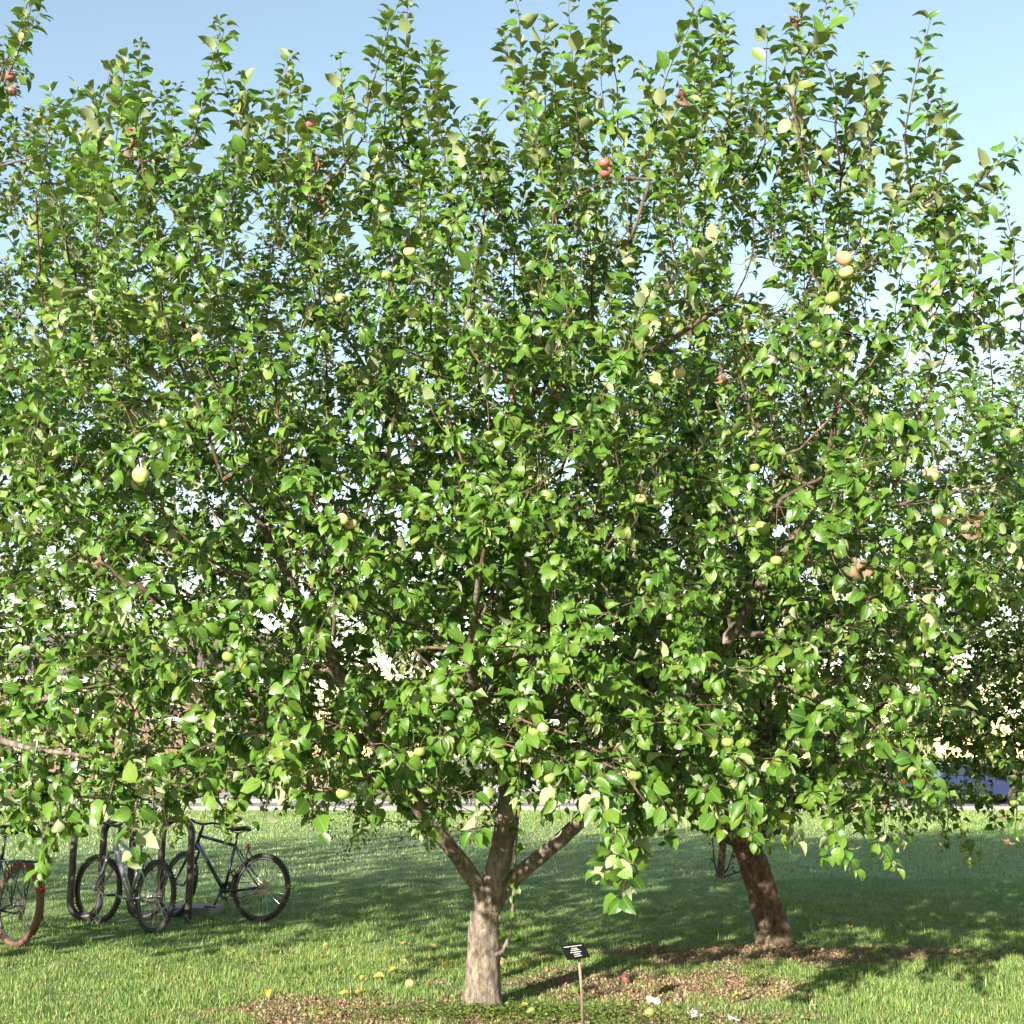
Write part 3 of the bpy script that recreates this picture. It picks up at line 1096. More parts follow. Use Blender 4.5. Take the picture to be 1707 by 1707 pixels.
# ------------------------------------------------------------------ the front apple tree
rA = np.random.default_rng(11)
baseA = np.array([G(806, 1680)[0], G(806, 1680)[1], 0.0])
dA = 8.25
tA = [baseA + (0, 0, -0.05), P(805, 1640, dA), P(806, 1580, dA), P(806, 1530, dA), P(812, 1497, dA), P(819, 1474, dA)]
cA = np.array([0.0, 8.45, 3.15])


def zfA(p):
    rr = np.hypot((p[:, 0] - 0.0) / 3.3, (p[:, 1] - 8.45) / 3.2)
    return 1.46 - 0.18 * rr ** 2 + 0.08 * np.sin(p[:, 0] * 3.1) + 0.06 * np.sin(p[:, 1] * 4.3)


TOPX = [-200, 0, 90, 130, 170, 200, 250, 330, 400, 450, 500, 560, 600, 680, 740, 790, 850, 900, 1000, 1100, 1200, 1260, 1330, 1400, 1450, 1520, 1570, 1640, 1707, 1900]
TOPY = [500, 400, 360, 330, 250, 190, 210, 160, 210, 250, 250, 300, 130, 110, 200, 310, 170, 120, 100, 70, 100, 150, 110, 160, 200, 170, 280, 330, 440, 600]


def attr_superA(n, r):
    out = []
    while len(out) < n:
        q = r.uniform(-1, 1, (4 * n, 3))
        s = np.abs(q[:, 0]) ** 4.0 + np.abs(q[:, 1]) ** 2.7 + np.abs(q[:, 2]) ** 2.6
        p = cA + q * np.array([3.3, 3.2, 2.5])
        # uneven outline: lobes and hollows
        lob = 0.12 * np.sin(2.1 * p[:, 0] + 0.6) * np.sin(1.7 * p[:, 2]) + 0.12 * np.sin(3.3 * p[:, 0] + 1.3 * p[:, 1]) + 0.06 * np.sin(5.1 * p[:, 0] - 2.2 * p[:, 2])
        ok = s < 0.92 + lob
        ok &= (p[:, 0] < 2.45) | (p[:, 2] < 3.3)
        ok &= (p[:, 0] < .335 * p[:, 1]) | (p[:, 2] > 2.45)
        ok &= r.random(len(q)) < 0.55 + 0.45 * s
        vo = np.sin(3.9 * p[:, 0] + 1.3 * np.sin(2.3 * p[:, 2])) * np.sin(4.4 * p[:, 2] + 1.1 * np.sin(2.9 * p[:, 1])) + 0.7 * np.sin(4.1 * p[:, 1] + 1.7 * p[:, 0]) * np.sin(3.1 * p[:, 2] - 2.0 * p[:, 0])
        ok &= vo > -0.6
        ok &= p[:, 2] > zfA(p)
        qx, qy, _ = project(p)            # uneven top: tall and short leaders as in the crown seen
        ok &= qy > np.interp(qx, TOPX, TOPY)
        out += list(p[ok])
    return np.array(out[:n])


pathsA = [
    (None, [P(812, 1510, dA), P(822, 1470, dA), P(834, 1425, dA - .02), P(846, 1360, dA - .05), P(856, 1290, dA - .05), P(872, 1190, dA), P(885, 1060, dA + .05), P(890, 900, dA + .1)]),
    (None, [P(812, 1520, dA), P(803, 1488, dA - .02), P(780, 1448, dA - .08), P(745, 1405, dA - .2), P(700, 1352, dA - .35), P(660, 1280, dA - .6), P(600, 1190, dA - .9), P(530, 1050, dA - 1.1)]),
    (None, [P(818, 1520, dA), P(832, 1488, dA + .02), P(864, 1458, dA + .04), P(915, 1415, dA + .0), P(985, 1352, dA - .05), P(1050, 1280, dA - .3), P(1140, 1160, dA - .7), P(1240, 1030, dA - .9)]),
    (None, [P(853, 1310, dA - .05), P(846, 1280, dA - .25), P(820, 1210, dA - .8), P(780, 1110, dA - 1.4)]),
    (None, [P(855, 1300, dA), P(862, 1270, dA + .4), P(880, 1190, dA + 1.3)]),
]
attrA = attr_superA(6000, rA)
_f = attr_superA(7000, rA)
attrA = np.concatenate([attrA, _f[(_f[:, 1] < 7.6) & (_f[:, 2] < 3.8)][:1100]])


def sp(px_t, py_t, px_b, py_b, depth, size=0.095):
    return (P(px_t, py_t, depth), P(px_b, py_b, depth + 0.05), size * 1.12)


extraA = [sp(338, 26, 325, 230, 6.6, .10), sp(200, 95, 222, 270, 6.7), sp(160, 110, 150, 260, 6.9, .08), sp(492, 105, 478, 260, 6.9, .085), sp(412, 125, 400, 270, 6.8),
          sp(602, -20, 606, 230, 6.6), sp(664, 0, 668, 220, 6.8), sp(640, 30, 640, 230, 7.0), sp(742, 92, 742, 270, 6.7), sp(858, -10, 880, 210, 6.4),
          sp(900, 40, 905, 210, 6.6), sp(960, 10, 962, 240, 6.5), sp(1030, -10, 1030, 220, 6.4), sp(1100, -20, 1095, 230, 6.4), sp(1165, 20, 1160, 240, 6.5),
          sp(1228, 30, 1215, 230, 6.7), sp(1328, -20, 1322, 180, 6.3, .10), sp(1410, 28, 1392, 210, 6.5), sp(1515, 35, 1508, 230, 6.5, .10), sp(1455, 100, 1450, 250, 6.6),
          sp(1580, 180, 1560, 330, 6.6), sp(1672, 205, 1585, 370, 6.5, .10), sp(1630, 235, 1570, 380, 6.5, .10), sp(1640, 300, 1570, 430, 6.4), sp(560, 180, 556, 330, 6.9), sp(815, 170, 820, 330, 6.7),
          sp(1625, 380, 1560, 520, 6.2), sp(560, 100, 575, 280, 6.8), sp(1280, 60, 1275, 240, 6.6), sp(130, 190, 150, 330, 6.7), sp(80, 250, 110, 400, 6.4),
          sp(795, 380, 770, 560, 5.6, .085), sp(640, 150, 650, 320, 6.9),
          # hanging twigs under the crown
          sp(1030, 1492, 1052, 1385, 6.0, .125), sp(1008, 1462, 1045, 1370, 6.0, .12), sp(1050, 1450, 1060, 1370, 6.05, .115), sp(205, 1425, 230, 1330, 4.9, .095), sp(270, 1385, 255, 1310, 5.0, .09), sp(160, 1380, 190, 1300, 5.0, .09),
          sp(530, 1385, 510, 1310, 5.9, .10), sp(1200, 1380, 1180, 1310, 6.2, .10), sp(1320, 1400, 1300, 1320, 6.3, .10),
          sp(440, 1385, 455, 1300, 5.8, .10), sp(1120, 1400, 1110, 1330, 6.2, .10), sp(90, 1370, 100, 1290, 5.8, .09), sp(340, 1370, 345, 1290, 5.7, .10), sp(620, 1370, 610, 1290, 6.1, .09)]
def pruneA(p):
    keep = ~((p[:, 0] > -.35) & (p[:, 0] < .32) & (p[:, 1] > 5.0) & (p[:, 1] < 8.5) & (p[:, 2] < 1.2))
    # leaves between the sun and the lower trunk are dropped to keep it lit
    t = (baseA[1] - p[:, 1]) / (-SUN.y)
    hx = p[:, 0] - SUN.x * t; hz = p[:, 2] - SUN.z * t
    keep &= ~((t > 0.3) & (np.abs(hx - baseA[0]) < .24) & (hz > -.1) & (hz < .62))
    # most low leaves that would shade the litter are dropped so sun reaches it
    t = p[:, 2] / SUN.z
    gx = p[:, 0] - SUN.x * t; gy = p[:, 1] - SUN.y * t
    pat = (gx > -.7) & (gx < 2.4) & (gy > 7.2) & (gy < 9.9 + .42 * np.clip(gx, 0, 2.4)) & (p[:, 2] < 2.6) & (p[:, 1] > 5.15) & (p[:, 0] < .35)
    keep &= ~(pat & (np.random.default_rng(5).random(len(p)) < .8))
    return keep


TA = make_tree('apple_tree', 'sunlit apple tree with pale forked trunk beside the small black plaque', baseA, tA, [.145, .122, .112, .095, .092, .075],
               pathsA, [.074, .050, .048, .034, .04], attrA, cA, 21, M['bark'], leaf_size=0.078, extra_shoots=extraA, top_z=5.0, low_z=2.3, prune=pruneA)

# thin sucker shoot climbing the trunk
sk = MB()
skp = [P(826, 1592, 8.13), P(838, 1586, 8.10), P(850, 1560, 8.08), P(854, 1520, 8.08), P(857, 1480, 8.07), P(859, 1430, 8.05), P(863, 1370, 8.05), P(866, 1330, 8.1)]
sk.tube([p - baseA for p in skp], [.016, .014, .012, .0115, .0105, .0095, .008, .006], 8)
sk.build('sucker_shoot', M['bark'], TA['root'], smooth=True)
rS = np.random.default_rng(5)
for i in range(16):
    s = rS.uniform(1.8, 6.8); k = int(s); f = s - k
    p = skp[k] * (1 - f) + skp[k + 1] * f
    d = unit(np.array([rS.uniform(-1, .7), rS.uniform(-1, .1), rS.uniform(-.6, .3)]))
    n = UP * .6 + SUNV * .6 + rS.normal(0, .3, 3); n = unit(n - d * (n @ d)); y = np.cross(n, d)
    sz = rS.uniform(.055, .085); p = p + d * .25 * sz - baseA
    o = link('leaf', LEAF_T[i % 6], TA['root'])
    o.matrix_local = Matrix(((d[0] * sz, y[0] * sz, n[0] * sz, p[0]), (d[1] * sz, y[1] * sz, n[1] * sz, p[1]), (d[2] * sz, y[2] * sz, n[2] * sz, p[2]), (0, 0, 0, 1)))

applesA = [(235, 792, 30, ''), (232, 806, 26, ''), (1407, 431, 27, ''), (1411, 454, 25, ''), (685, 404, 20, 'r'), (683, 420, 22, ''), (1048, 437, 20, ''), (1115, 535, 17, 'g'), (1073, 553, 18, ''),
           (1132, 622, 22, ''), (641, 348, 21, ''), (645, 460, 20, 'g'), (690, 522, 22, ''), (568, 497, 21, ''), (571, 866, 22, ''), (586, 874, 20, ''), (459, 1000, 18, ''), (1035, 911, 22, 'g'), (911, 826, 18, 'g'),
           (1271, 880, 26, 'g'), (1552, 793, 28, ''), (1573, 868, 27, ''), (1401, 922, 22, ''), (1294, 935, 18, 'g'), (1383, 1000, 22, 'g'), (1327, 1107, 22, 'g'), (1495, 1080, 21, 'g'), (1007, 272, 18, 'r'), (1010, 287, 22, 'r'),
           (1362, 573, 20, 'g'), (1388, 498, 26, 'g'), (890, 1219, 17, 'g'), (905, 1213, 18, ''), (627, 1193, 17, 'g'), (573, 1322, 26, 'g'), (1028, 1297, 18, 'g'), (1049, 1296, 20, 'g'), (1060, 1292, 16, 'g'), (1213, 1237, 20, 'g'),
           (1242, 1238, 20, 'g'), (330, 566, 20, ''), (381, 1095, 22, 'g'), (815, 728, 16, 'g'), (963, 632, 17, 'g'), (277, 705, 15, 'g'), (627, 265, 16, ''), (700, 1253, 20, 'g'), (518, 207, 18, 'r'), (1253, 990, 16, 'g'), (917, 1297, 20, 'g'),
           (1068, 832, 17, ''), (1258, 780, 14, 'g')]
hang_apples(TA, applesA)

# bare stretches of limb that show at the crown's face
def bare_limbs(T, lst, seed=6):
    r = np.random.default_rng(seed)
    px, py, dep = project(T['lp'])
    for pts, w0, w1 in lst:
        mx_, my_ = np.mean(pts, axis=0)
        near = (np.hypot(px - mx_, py - my_) < 45) & (dep > 1)
        d0 = float(np.sort(dep[near])[min(3, near.sum() - 1)]) if near.any() else 6.0
        q = []
        for (a, b), (c, d) in zip(pts[:-1], pts[1:]):
            for f in (0, .33, .66): q.append((a + (c - a) * f + r.normal(0, 1.6), b + (d - b) * f + r.normal(0, 1.6)))
        q.append(pts[-1])
        q = [P(x, y, d0 + .2 - .14 * i / len(q)) for i, (x, y) in enumerate(q)]
        # root it on the nearest twig
        j = np.argmin(np.linalg.norm(T['pos'] - q[0], axis=1))
        q = [T['pos'][j]] + q
        rr = np.linspace(w0, w1, len(q)) * d0 / F_PX / 2
        MB().tube([tuple(x - T['off']) for x in q], list(rr * .85), 8).build('branch', M['bark_dark'], T['root'], smooth=True)


bare_limbs(TA, [([(690, 1080), (780, 1078), (885, 1080)], 7, 4), ([(1335, 748), (1405, 668)], 6, 4), ([(527, 958), (500, 922), (482, 902)], 11, 8), ([(1300, 832), (1345, 808), (1370, 795)], 8, 5),
                ([(372, 800), (340, 700), (290, 580), (262, 480)], 9, 5), ([(1100, 575), (1190, 520), (1240, 490)], 13, 8), ([(822, 900), (828, 800), (800, 790)], 5, 3), ([(1375, 270), (1335, 200), (1310, 140)], 9, 5),
                ([(1085, 300), (1050, 400)], 8, 5), ([(990, 1265), (1040, 1290), (1075, 1335)], 6, 4), ([(270, 1010), (215, 975), (165, 935)], 8, 5), ([(560, 980), (555, 1060)], 9, 7)])

# withered leaf clusters
def withered(T, lst, seed):
    r = np.random.default_rng(seed)
    px, py, dep = project(T['lp'])
    for (x, y, h) in lst:
        near = (np.hypot(px - x, py - y) < 34) & (dep > 1)
        if near.sum() < 4: continue
        depth = float(np.sort(dep[near])[1]) - 0.02
        c = P(x, y, depth)
        lv = Leaves(); ln = h * depth / F_PX
        for j in range(7):
            p = c + np.array([r.normal(0, .012), r.normal(0, .012), r.uniform(-.5, .5) * ln])
            lv.add(p - T['off'], unit(np.array([r.normal(0, .5), r.normal(0, .5), -1.0])), r.normal(0, 1, 3), r.uniform(.05, .085))
        p, d, yy, n, s = lv.arrays()
        link('withered_leaves', leaf_mesh('withered_leaves', p, d, yy, n, s, M['dead_leaf'], curl=(1.5, 3.2), fold=(.6, 1.2), r=r), T['root'])


withered(TA, [(220, 235, 50), (536, 340, 60), (533, 265, 30), (1490, 802, 40), (1326, 40, 30), (1433, 935, 30), (1475, 1318, 45), (1622, 872, 40), (1202, 620, 25), (165, 940, 40), (1135, 160, 40), (930, 640, 40)], 4)

# ------------------------------------------------------------------ the second apple tree, behind and to the right
baseB = np.array([G(1292, 1572)[0], G(1292, 1572)[1], 0.0])
dB = 11.22
tB = [baseB + (0, 0, -.05), P(1286, 1540, dB), P(1268, 1480, dB), P(1252, 1430, dB), P(1240, 1395, dB), P(1238, 1375, dB)]
cB = np.array([2.7, 12.1, 3.0])
rB = np.random.default_rng(31)
attrB = crown_points(2700, cB, (2.9, 2.6, 2.3), 2.5, 1.3, rB, 0.5)
pathsB = [
    (None, [P(1240, 1395, dB), P(1258, 1340, dB - .05), P(1265, 1270, dB), P(1270, 1150, dB + .1), P(1290, 1000, dB + .2)]),
    (None, [P(1236, 1402, dB), P(1205, 1385, dB - .1), P(1160, 1340, dB - .3), P(1110, 1250, dB - .5), P(1070, 1130, dB - .6)]),
    (None, [P(1246, 1405, dB), P(1290, 1380, dB + .1), P(1320, 1340, dB), P(1390, 1270, dB - .2), P(1470, 1160, dB - .3), P(1540, 1050, dB - .3)]),
    (None, [P(1244, 1400, dB), P(1268, 1370, dB - .4), P(1300, 1300, dB - .9), P(1340, 1200, dB - 1.2)]),
]
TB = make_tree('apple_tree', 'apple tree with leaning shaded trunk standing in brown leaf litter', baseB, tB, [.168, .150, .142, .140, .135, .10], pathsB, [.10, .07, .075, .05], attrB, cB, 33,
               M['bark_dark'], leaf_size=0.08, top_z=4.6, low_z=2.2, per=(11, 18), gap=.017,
               extra_shoots=[sp(1610, 1440, 1590, 1330, 9.6, .085), sp(1590, 1420, 1580, 1330, 9.7, .085), sp(1450, 1405, 1440, 1340, 9.9, .085), sp(1480, 1395, 1470, 1330, 9.8, .085), sp(1390, 1400, 1385, 1330, 10, .085), sp(1530, 1380, 1530, 1310, 9.6, .085)])
hang_apples(TB, [(1573, 1390, 11, 'g'), (1606, 1416, 10, 'g'), (1640, 1180, 12, 'g'), (1625, 1255, 11, 'g')], 8)

# ------------------------------------------------------------------ apple tree at the left edge, with taller top
rC = np.random.default_rng(41)
baseC = np.array([-5.25, 9.0, 0.0])
cC = np.array([-5.15, 8.9, 3.8])


def limb_fan(b, z0, rr, seed, spread=1.2, h=1.6):
    r = np.random.default_rng(seed)
    out = []
    b = np.array([b[0], b[1], z0])
    a0 = r.uniform(0, 6.28)
    for k in range(rr):
        a = a0 + 6.28 * k / rr + r.normal(0, .2)
        d = np.array([math.cos(a) * spread, math.sin(a) * spread, 0])
        out.append((None, [b - (0, 0, .05), b + d * .25 + (0, 0, .25), b + d * .7 + (0, 0, h * .55), b + d + (0, 0, h)]))
    return out


attrC = crown_points(2800, cC, (2.5, 2.7, 2.9), 2.5, 1.25, rC, 0.5)
TC = make_tree('apple_tree', 'tall dark-hearted apple tree growing behind the parked bicycles', baseC, [baseC + (0, 0, -.05), baseC + (.02, 0, .4), baseC + (.0, .03, .9), baseC + (0, 0, 1.15)],
               [.15, .125, .115, .09], limb_fan(baseC, 1.1, 5, 3, 1.3, 2.0), [.065] * 5, attrC, cC, 43, M['bark_dark'], leaf_size=0.08, top_z=5.8, low_z=2.4, per=(11, 18), gap=.017,
               extra_shoots=[sp(95, -20, 20, 110, 7.2, .09), sp(60, 20, 0, 120, 7.3, .09), sp(130, 150, 70, 260, 7.4, .085), sp(120, 215, 60, 330, 7.3, .085), sp(60, -40, 20, 80, 7.5, .09)])
hang_apples(TC, [(42, 60, 18, ''), (18, 128, 18, 'r'), (20, 152, 17, 'r'), (107, 216, 16, '')], 9)
# the pale bare limb reaching in from the left edge
MB().tube([np.array(p) - baseC for p in (P(-180, 1190, 7.0), P(-60, 1215, 6.4), P(15, 1238, 6.1), P(60, 1250, 6.0), P(115, 1256, 5.95), P(150, 1262, 5.9))], [.03, .022, .016, .013, .010, .006], 8).build('branch', M['bark'], TC['root'], smooth=True)

# its neighbour further along the row (its shade falls on the lawn round the bicycles)
TD = copy_tree(TC['root']) if False else None
rD = np.random.default_rng(51)
baseD = np.array([-10.4, 9.6, 0.0]); cD = baseD + (0, 0, 3.5)
attrD = crown_points(1500, cD, (2.7, 2.6, 2.6), 2.5, 1.3, rD, 0.4)
make_tree('apple_tree', 'next apple tree along the row, beyond the tall dark-hearted one', baseD, [baseD + (0, 0, -.05), baseD + (.02, 0, .5), baseD + (0, 0, 1.15)], [.15, .12, .09],
          limb_fan(baseD, 1.1, 5, 8, 1.3, 2.0), [.06] * 5, attrD, cD, 53, M['bark_dark'], leaf_size=0.105, top_z=5.6, low_z=2.4, leaf_parts=0, spur_p=.55, step=.16, kill=.3)

# ------------------------------------------------------------------ apple tree at the right edge
rE = np.random.default_rng(61)
baseE = np.array([6.1, 9.7, 0.0]); cE = np.array([6.0, 9.6, 2.9])
attrE = crown_points(2000, cE, (2.55, 2.6, 2.2), 2.4, 1.3, rE, 0.4)
TE = make_tree('apple_tree', 'apple tree with upright airy shoots standing across from the leaning trunk', baseE, [baseE + (0, 0, -.05), baseE + (.02, 0, .4), baseE + (0, 0.03, .9), baseE + (0, 0, 1.15)],
               [.15, .125, .115, .09], limb_fan(baseE, 1.1, 5, 5, 1.3, 1.7), [.06] * 5, attrE, cE, 63, M['bark_dark'], leaf_size=0.08, top_z=4.6, low_z=2.2, per=(11, 18), gap=.017,
               extra_shoots=[sp(1700, 330, 1690, 470, 7.6, .09), sp(1672, 400, 1665, 540, 7.7, .09), sp(1640, 520, 1655, 660, 7.7, .085), sp(1705, 420, 1700, 560, 7.6, .09), sp(1690, 1400, 1695, 1320, 8.4, .085)])
hang_apples(TE, [(1691, 1338, 16, 'g'), (1685, 1277, 15, 'g'), (1688, 1297, 12, 'g')], 10)
withered(TE, [(1683, 705, 45), (1676, 1375, 60), (1600, 1150, 30)], 14)

# ------------------------------------------------------------------ small-leaved tree behind, sapling
def simple_tree(name, label, base, h_tr, r_tr, attr, center, seed, leaf_size, per, mat, cat='tree', step=.16, kill=.26, nl=4, group=None, limb_r=.03, spread=.5, h=.8):
    r = np.random.default_rng(seed)
    base = np.array(base, float)
    root = empty(name, base)
    tag(root, label, cat, group)
    link('trunk', trunk_mesh('trunk', [(0, 0, -.05), (.02, .01, h_tr * .5), (0, 0, h_tr)], [r_tr, r_tr * .85, r_tr * .7], M['bark_dark'], n=12, seed=seed), root)
    pos, par, limb = grow(limb_fan(base, h_tr, nl, seed, spread, h), attr, step, kill, infl=2.5, seed=seed)
    rad, ch = radii(pos, par, limb, [limb_r] * nl, tip=.002)
    tw = TubeSet()
    for (i, pts, rr, thick) in chains(pos, par, rad, ch, 9):
        tw.add(np.array(pts) - base, rr, 5)
    tag(link('branches', tw.mesh('branches', M['twig']), root), kind='stuff')
    lv = Leaves()
    for i in range(len(pos)):
        if rad[i] > limb_r * .45: continue
        out = unit(pos[i] - center)
        for k in range(per):
            d = unit(r.normal(0, 1, 3) + out * .4 - UP * .2)
            lv.add(pos[i] + r.normal(0, step * .45, 3) - base, d, UP * .7 + out * .5 + r.normal(0, .4, 3), leaf_size * r.uniform(.6, 1.2))
    p, d, y, n, s = lv.arrays()
    tag(link('crown', leaf_mesh('crown', p, d, y, n, s, mat, r=r, near=np.zeros(len(p), bool)), root), kind='stuff')
    print(name, len(p))
    return root


rF = np.random.default_rng(71)
bF = np.array([-0.14, 16.2, 0])
cF = np.array([-1.5, 16.2, 1.6])
aF = crown_points(520, cF, (1.5, 1.2, 1.3), 2.3, .45, rF, .5)
simple_tree('small_leaved_tree', 'dark fine-leaved small tree drooping over the dewy lawn behind the forked trunk', bF, .5, .035, aF, cF, 72, .042, 8, M['leaf_small'], step=.13, kill=.22, limb_r=.012, spread=.12, h=.5)

gS = G(1200, 1464); bS = np.array([gS[0], gS[1], 0])
sroot = empty('young_tree', bS)
tag(sroot, 'thin young tree with bare basal shoots beyond the leaning trunk', 'tree')
dS = 17.05
stems = [([G(1200, 1464), P(1203, 1430, dS), P(1207, 1390, dS), P(1215, 1300, dS), P(1225, 1180, dS)], [.06, .05, .045, .04, .02]),
         ([G(1196, 1462), P(1189, 1440, dS), P(1187, 1390, dS), P(1186, 1340, dS)], [.012, .011, .009, .006]),
         ([G(1204, 1462), P(1216, 1450, dS), P(1222, 1420, dS), P(1228, 1390, dS)], [.012, .011, .009, .006]),
         ([G(1206, 1462), P(1225, 1452, dS), P(1250, 1452, dS), P(1275, 1440, dS)], [.012, .011, .009, .006])]
for i, (pts, rr) in enumerate(stems):
    pts = [np.array(p) for p in pts]
    tm = TubeSet(); tm.add(np.array(pts) - bS, rr, 10)
    link('trunk' if i == 0 else 'stem', tm.mesh('trunk', M['bark_dark']), sroot)
lv = Leaves()
rs = np.random.default_rng(81)
for (pts, rr) in stems:
    for k in range(len(pts) - 1):
        for j in range(16 if k > 1 else 5):
            f = rs.random(); p = np.array(pts[k]) * (1 - f) + np.array(pts[k + 1]) * f
            d = unit(rs.normal(0, 1, 3)); lv.add(p - bS + d * .05, d, UP + rs.normal(0, .5, 3), rs.uniform(.04, .08))
p, d, y, n, s = lv.arrays()
tag(link('leaves', leaf_mesh('leaves', p, d, y, n, s, M['leaf_far']), sroot), kind='stuff')

# ------------------------------------------------------------------ far trees, houses across the street
bgspots = [((-27, 36, 0), 'broad shade tree on the near verge by the grey street', 3.6, 7.5), ((-20.5, 66, 0), 'tall tree behind the brown brick house', 4.2, 9.5), ((-6.0, 58, 0), 'leafy tree between the brick house and white house', 3.6, 8.5),
           ((13.5, 60, 0), 'leafy tree at the far side of the white house', 4.0, 8.8), ((21.5, 56, 0), 'rounded tree behind the parked blue car', 3.8, 7.8), ((29, 58, 0), 'rounded tree on the verge past the parked blue car', 4.0, 8.2), ((3.2, 70, 0), 'tall tree rising behind the white house', 4.2, 9.0)]
rG = np.random.default_rng(91)
base0 = None
for i, (b, lab, rr, hh) in enumerate(bgspots):
    if base0 is None:
        c0 = np.array([0, 0, 5.0])
        a0 = crown_points(420, c0, (3.6, 3.4, 3.6), 2.2, 1.6, rG, .4)
        base0 = simple_tree('street_tree', lab, (0, 0, 0), 1.6, .2, a0, c0, 92, .34, 7, M['leaf_far'], step=.42, kill=.6, group='trees along the street', limb_r=.1, spread=1.0, h=1.6)
        o = base0
    else:
        o = copy_tree(base0)
        o['label'] = lab
    o.location = b
    o.rotation_euler = (0, 0, i * 1.3)
    o.scale = (rr / 3.6, rr / 3.6, hh / 8.6)


def house(name, label, x0, x1, y0, depth, eave, ridge, wallm, wins, door):
    root = empty(name, ((x0 + x1) / 2, y0, 0))
    tag(root, label, 'house')
    w = x1 - x0
    MB().box((0, depth / 2, eave / 2), (w, depth, eave)).build('wall', wallm, root)
    rf = MB()
    ov = .5
    e = eave + .12
    v = [(-w / 2 - ov, -ov, e), (w / 2 + ov, -ov, e), (w / 2 + ov, depth / 2, ridge), (-w / 2 - ov, depth / 2, ridge), (-w / 2 - ov, depth + ov, e), (w / 2 + ov, depth + ov, e)]
    lo = [(a, b_, c - .14) for a, b_, c in v]
    rf.v = v + lo
    rf.f = [(0, 1, 2, 3), (3, 2, 5, 4), (6, 9, 8, 7), (9, 10, 11, 8), (0, 6, 7, 1), (4, 5, 11, 10), (0, 3, 9, 6), (3, 4, 10, 9), (1, 7, 8, 2), (2, 8, 11, 5)]
    ro = rf.build('roof', M['roof'], root)
    MB().box((w * .3, depth * .6, ridge + .3), (.7, .7, 1.6)).build('chimney', M['brick'], ro)
    MB().box((0, -ov - .06, eave + .02), (w + 1.06, .1, .32)).build('gutter', M['white_trim'], root, bevel=.02)
    for gx in (-w / 2, w / 2):
        s = 1 if gx > 0 else -1
        g = MB(); g.v = [(gx, 0, eave), (gx, depth, eave), (gx, depth / 2, ridge - .16)]; g.v += [(x - s * .1, y, z) for x, y, z in g.v]
        g.f = [(0, 1, 2), (3, 5, 4), (0, 3, 4, 1), (1, 4, 5, 2), (2, 5, 3, 0)]
        g.build('gable', wallm, root)
    for (wx, wz, ww, wh) in wins:
        f = MB()
        for dx in (-ww / 2, ww / 2, 0): f.box((wx + dx, -.03, wz), (.08 if dx else .05, .1, wh + .08))
        for dz in (-wh / 2, wh / 2, 0): f.box((wx, -.035, wz + dz), (ww + .1 if dz else ww, .1, .08 if dz else .05))
        fo = f.build('window', M['white_trim'], root)
        MB().box((wx, -.02, wz), (ww - .02, .05, wh - .02)).build('pane', M['glass'], fo)
        MB().box((wx, -.09, wz - wh / 2 - .09), (ww + .3, .2, .07)).build('sill', M['white_trim'], fo)
    dx = door
    do = MB().box((dx, -.03, 1.05), (.95, .08, 2.1)).build('door', M['fence'], root, bevel=.01)
    MB().lathe([(.01, 0), (.035, .01), (.035, .05), (.01, .06)], (dx + .36, -.13, 1.02), 8, 'Y').build('handle', M['chrome'], do)
    MB().box((dx, -.5, .08), (1.6, 1.0, .16)).build('step', M['concrete'], root)
    return root


house('brick_house', 'brown brick house with white gutter across the street beyond the bicycles', -25.5, -12.5, 60.5, 9, 5.25, 8.0, M['brick'],
      [(-4.6, 1.7, 1.6, 1.4), (-1.4, 1.7, 1.6, 1.4), (4.4, 1.7, 1.8, 1.4), (-4.6, 4.1, 1.5, 1.3), (-1.2, 4.1, 1.5, 1.3), (2.2, 4.1, 1.5, 1.3), (4.9, 4.1, 1.3, 1.3)], 1.8)
house('clapboard_house', 'pale clapboard house across the street behind the forked trunk', -1.5, 9.5, 60.0, 9, 3.2, 6.2, M['siding'],
      [(-3.9, 1.65, 1.5, 1.4), (-1.2, 1.65, 1.5, 1.4), (3.9, 1.65, 1.6, 1.4)], 1.4)
fr = empty('board_fence', (-10.2, 59.0, 0))
tag(fr, 'brown vertical board fence at the end of the driveway', 'fence')
bmsh = MB().box((0, 0, .9), (.14, .025, 1.7)).mesh('board', M['fence'], bevel=.004)
for i in range(36):
    o = link('board', bmsh, fr); o.location = (-2.6 + i * .152, 0, rng.normal(0, .012))
for z in (.45, 1.4):
    MB().box((.06, .045, z), (5.6, .06, .09)).build('rail', M['fence'], fr)

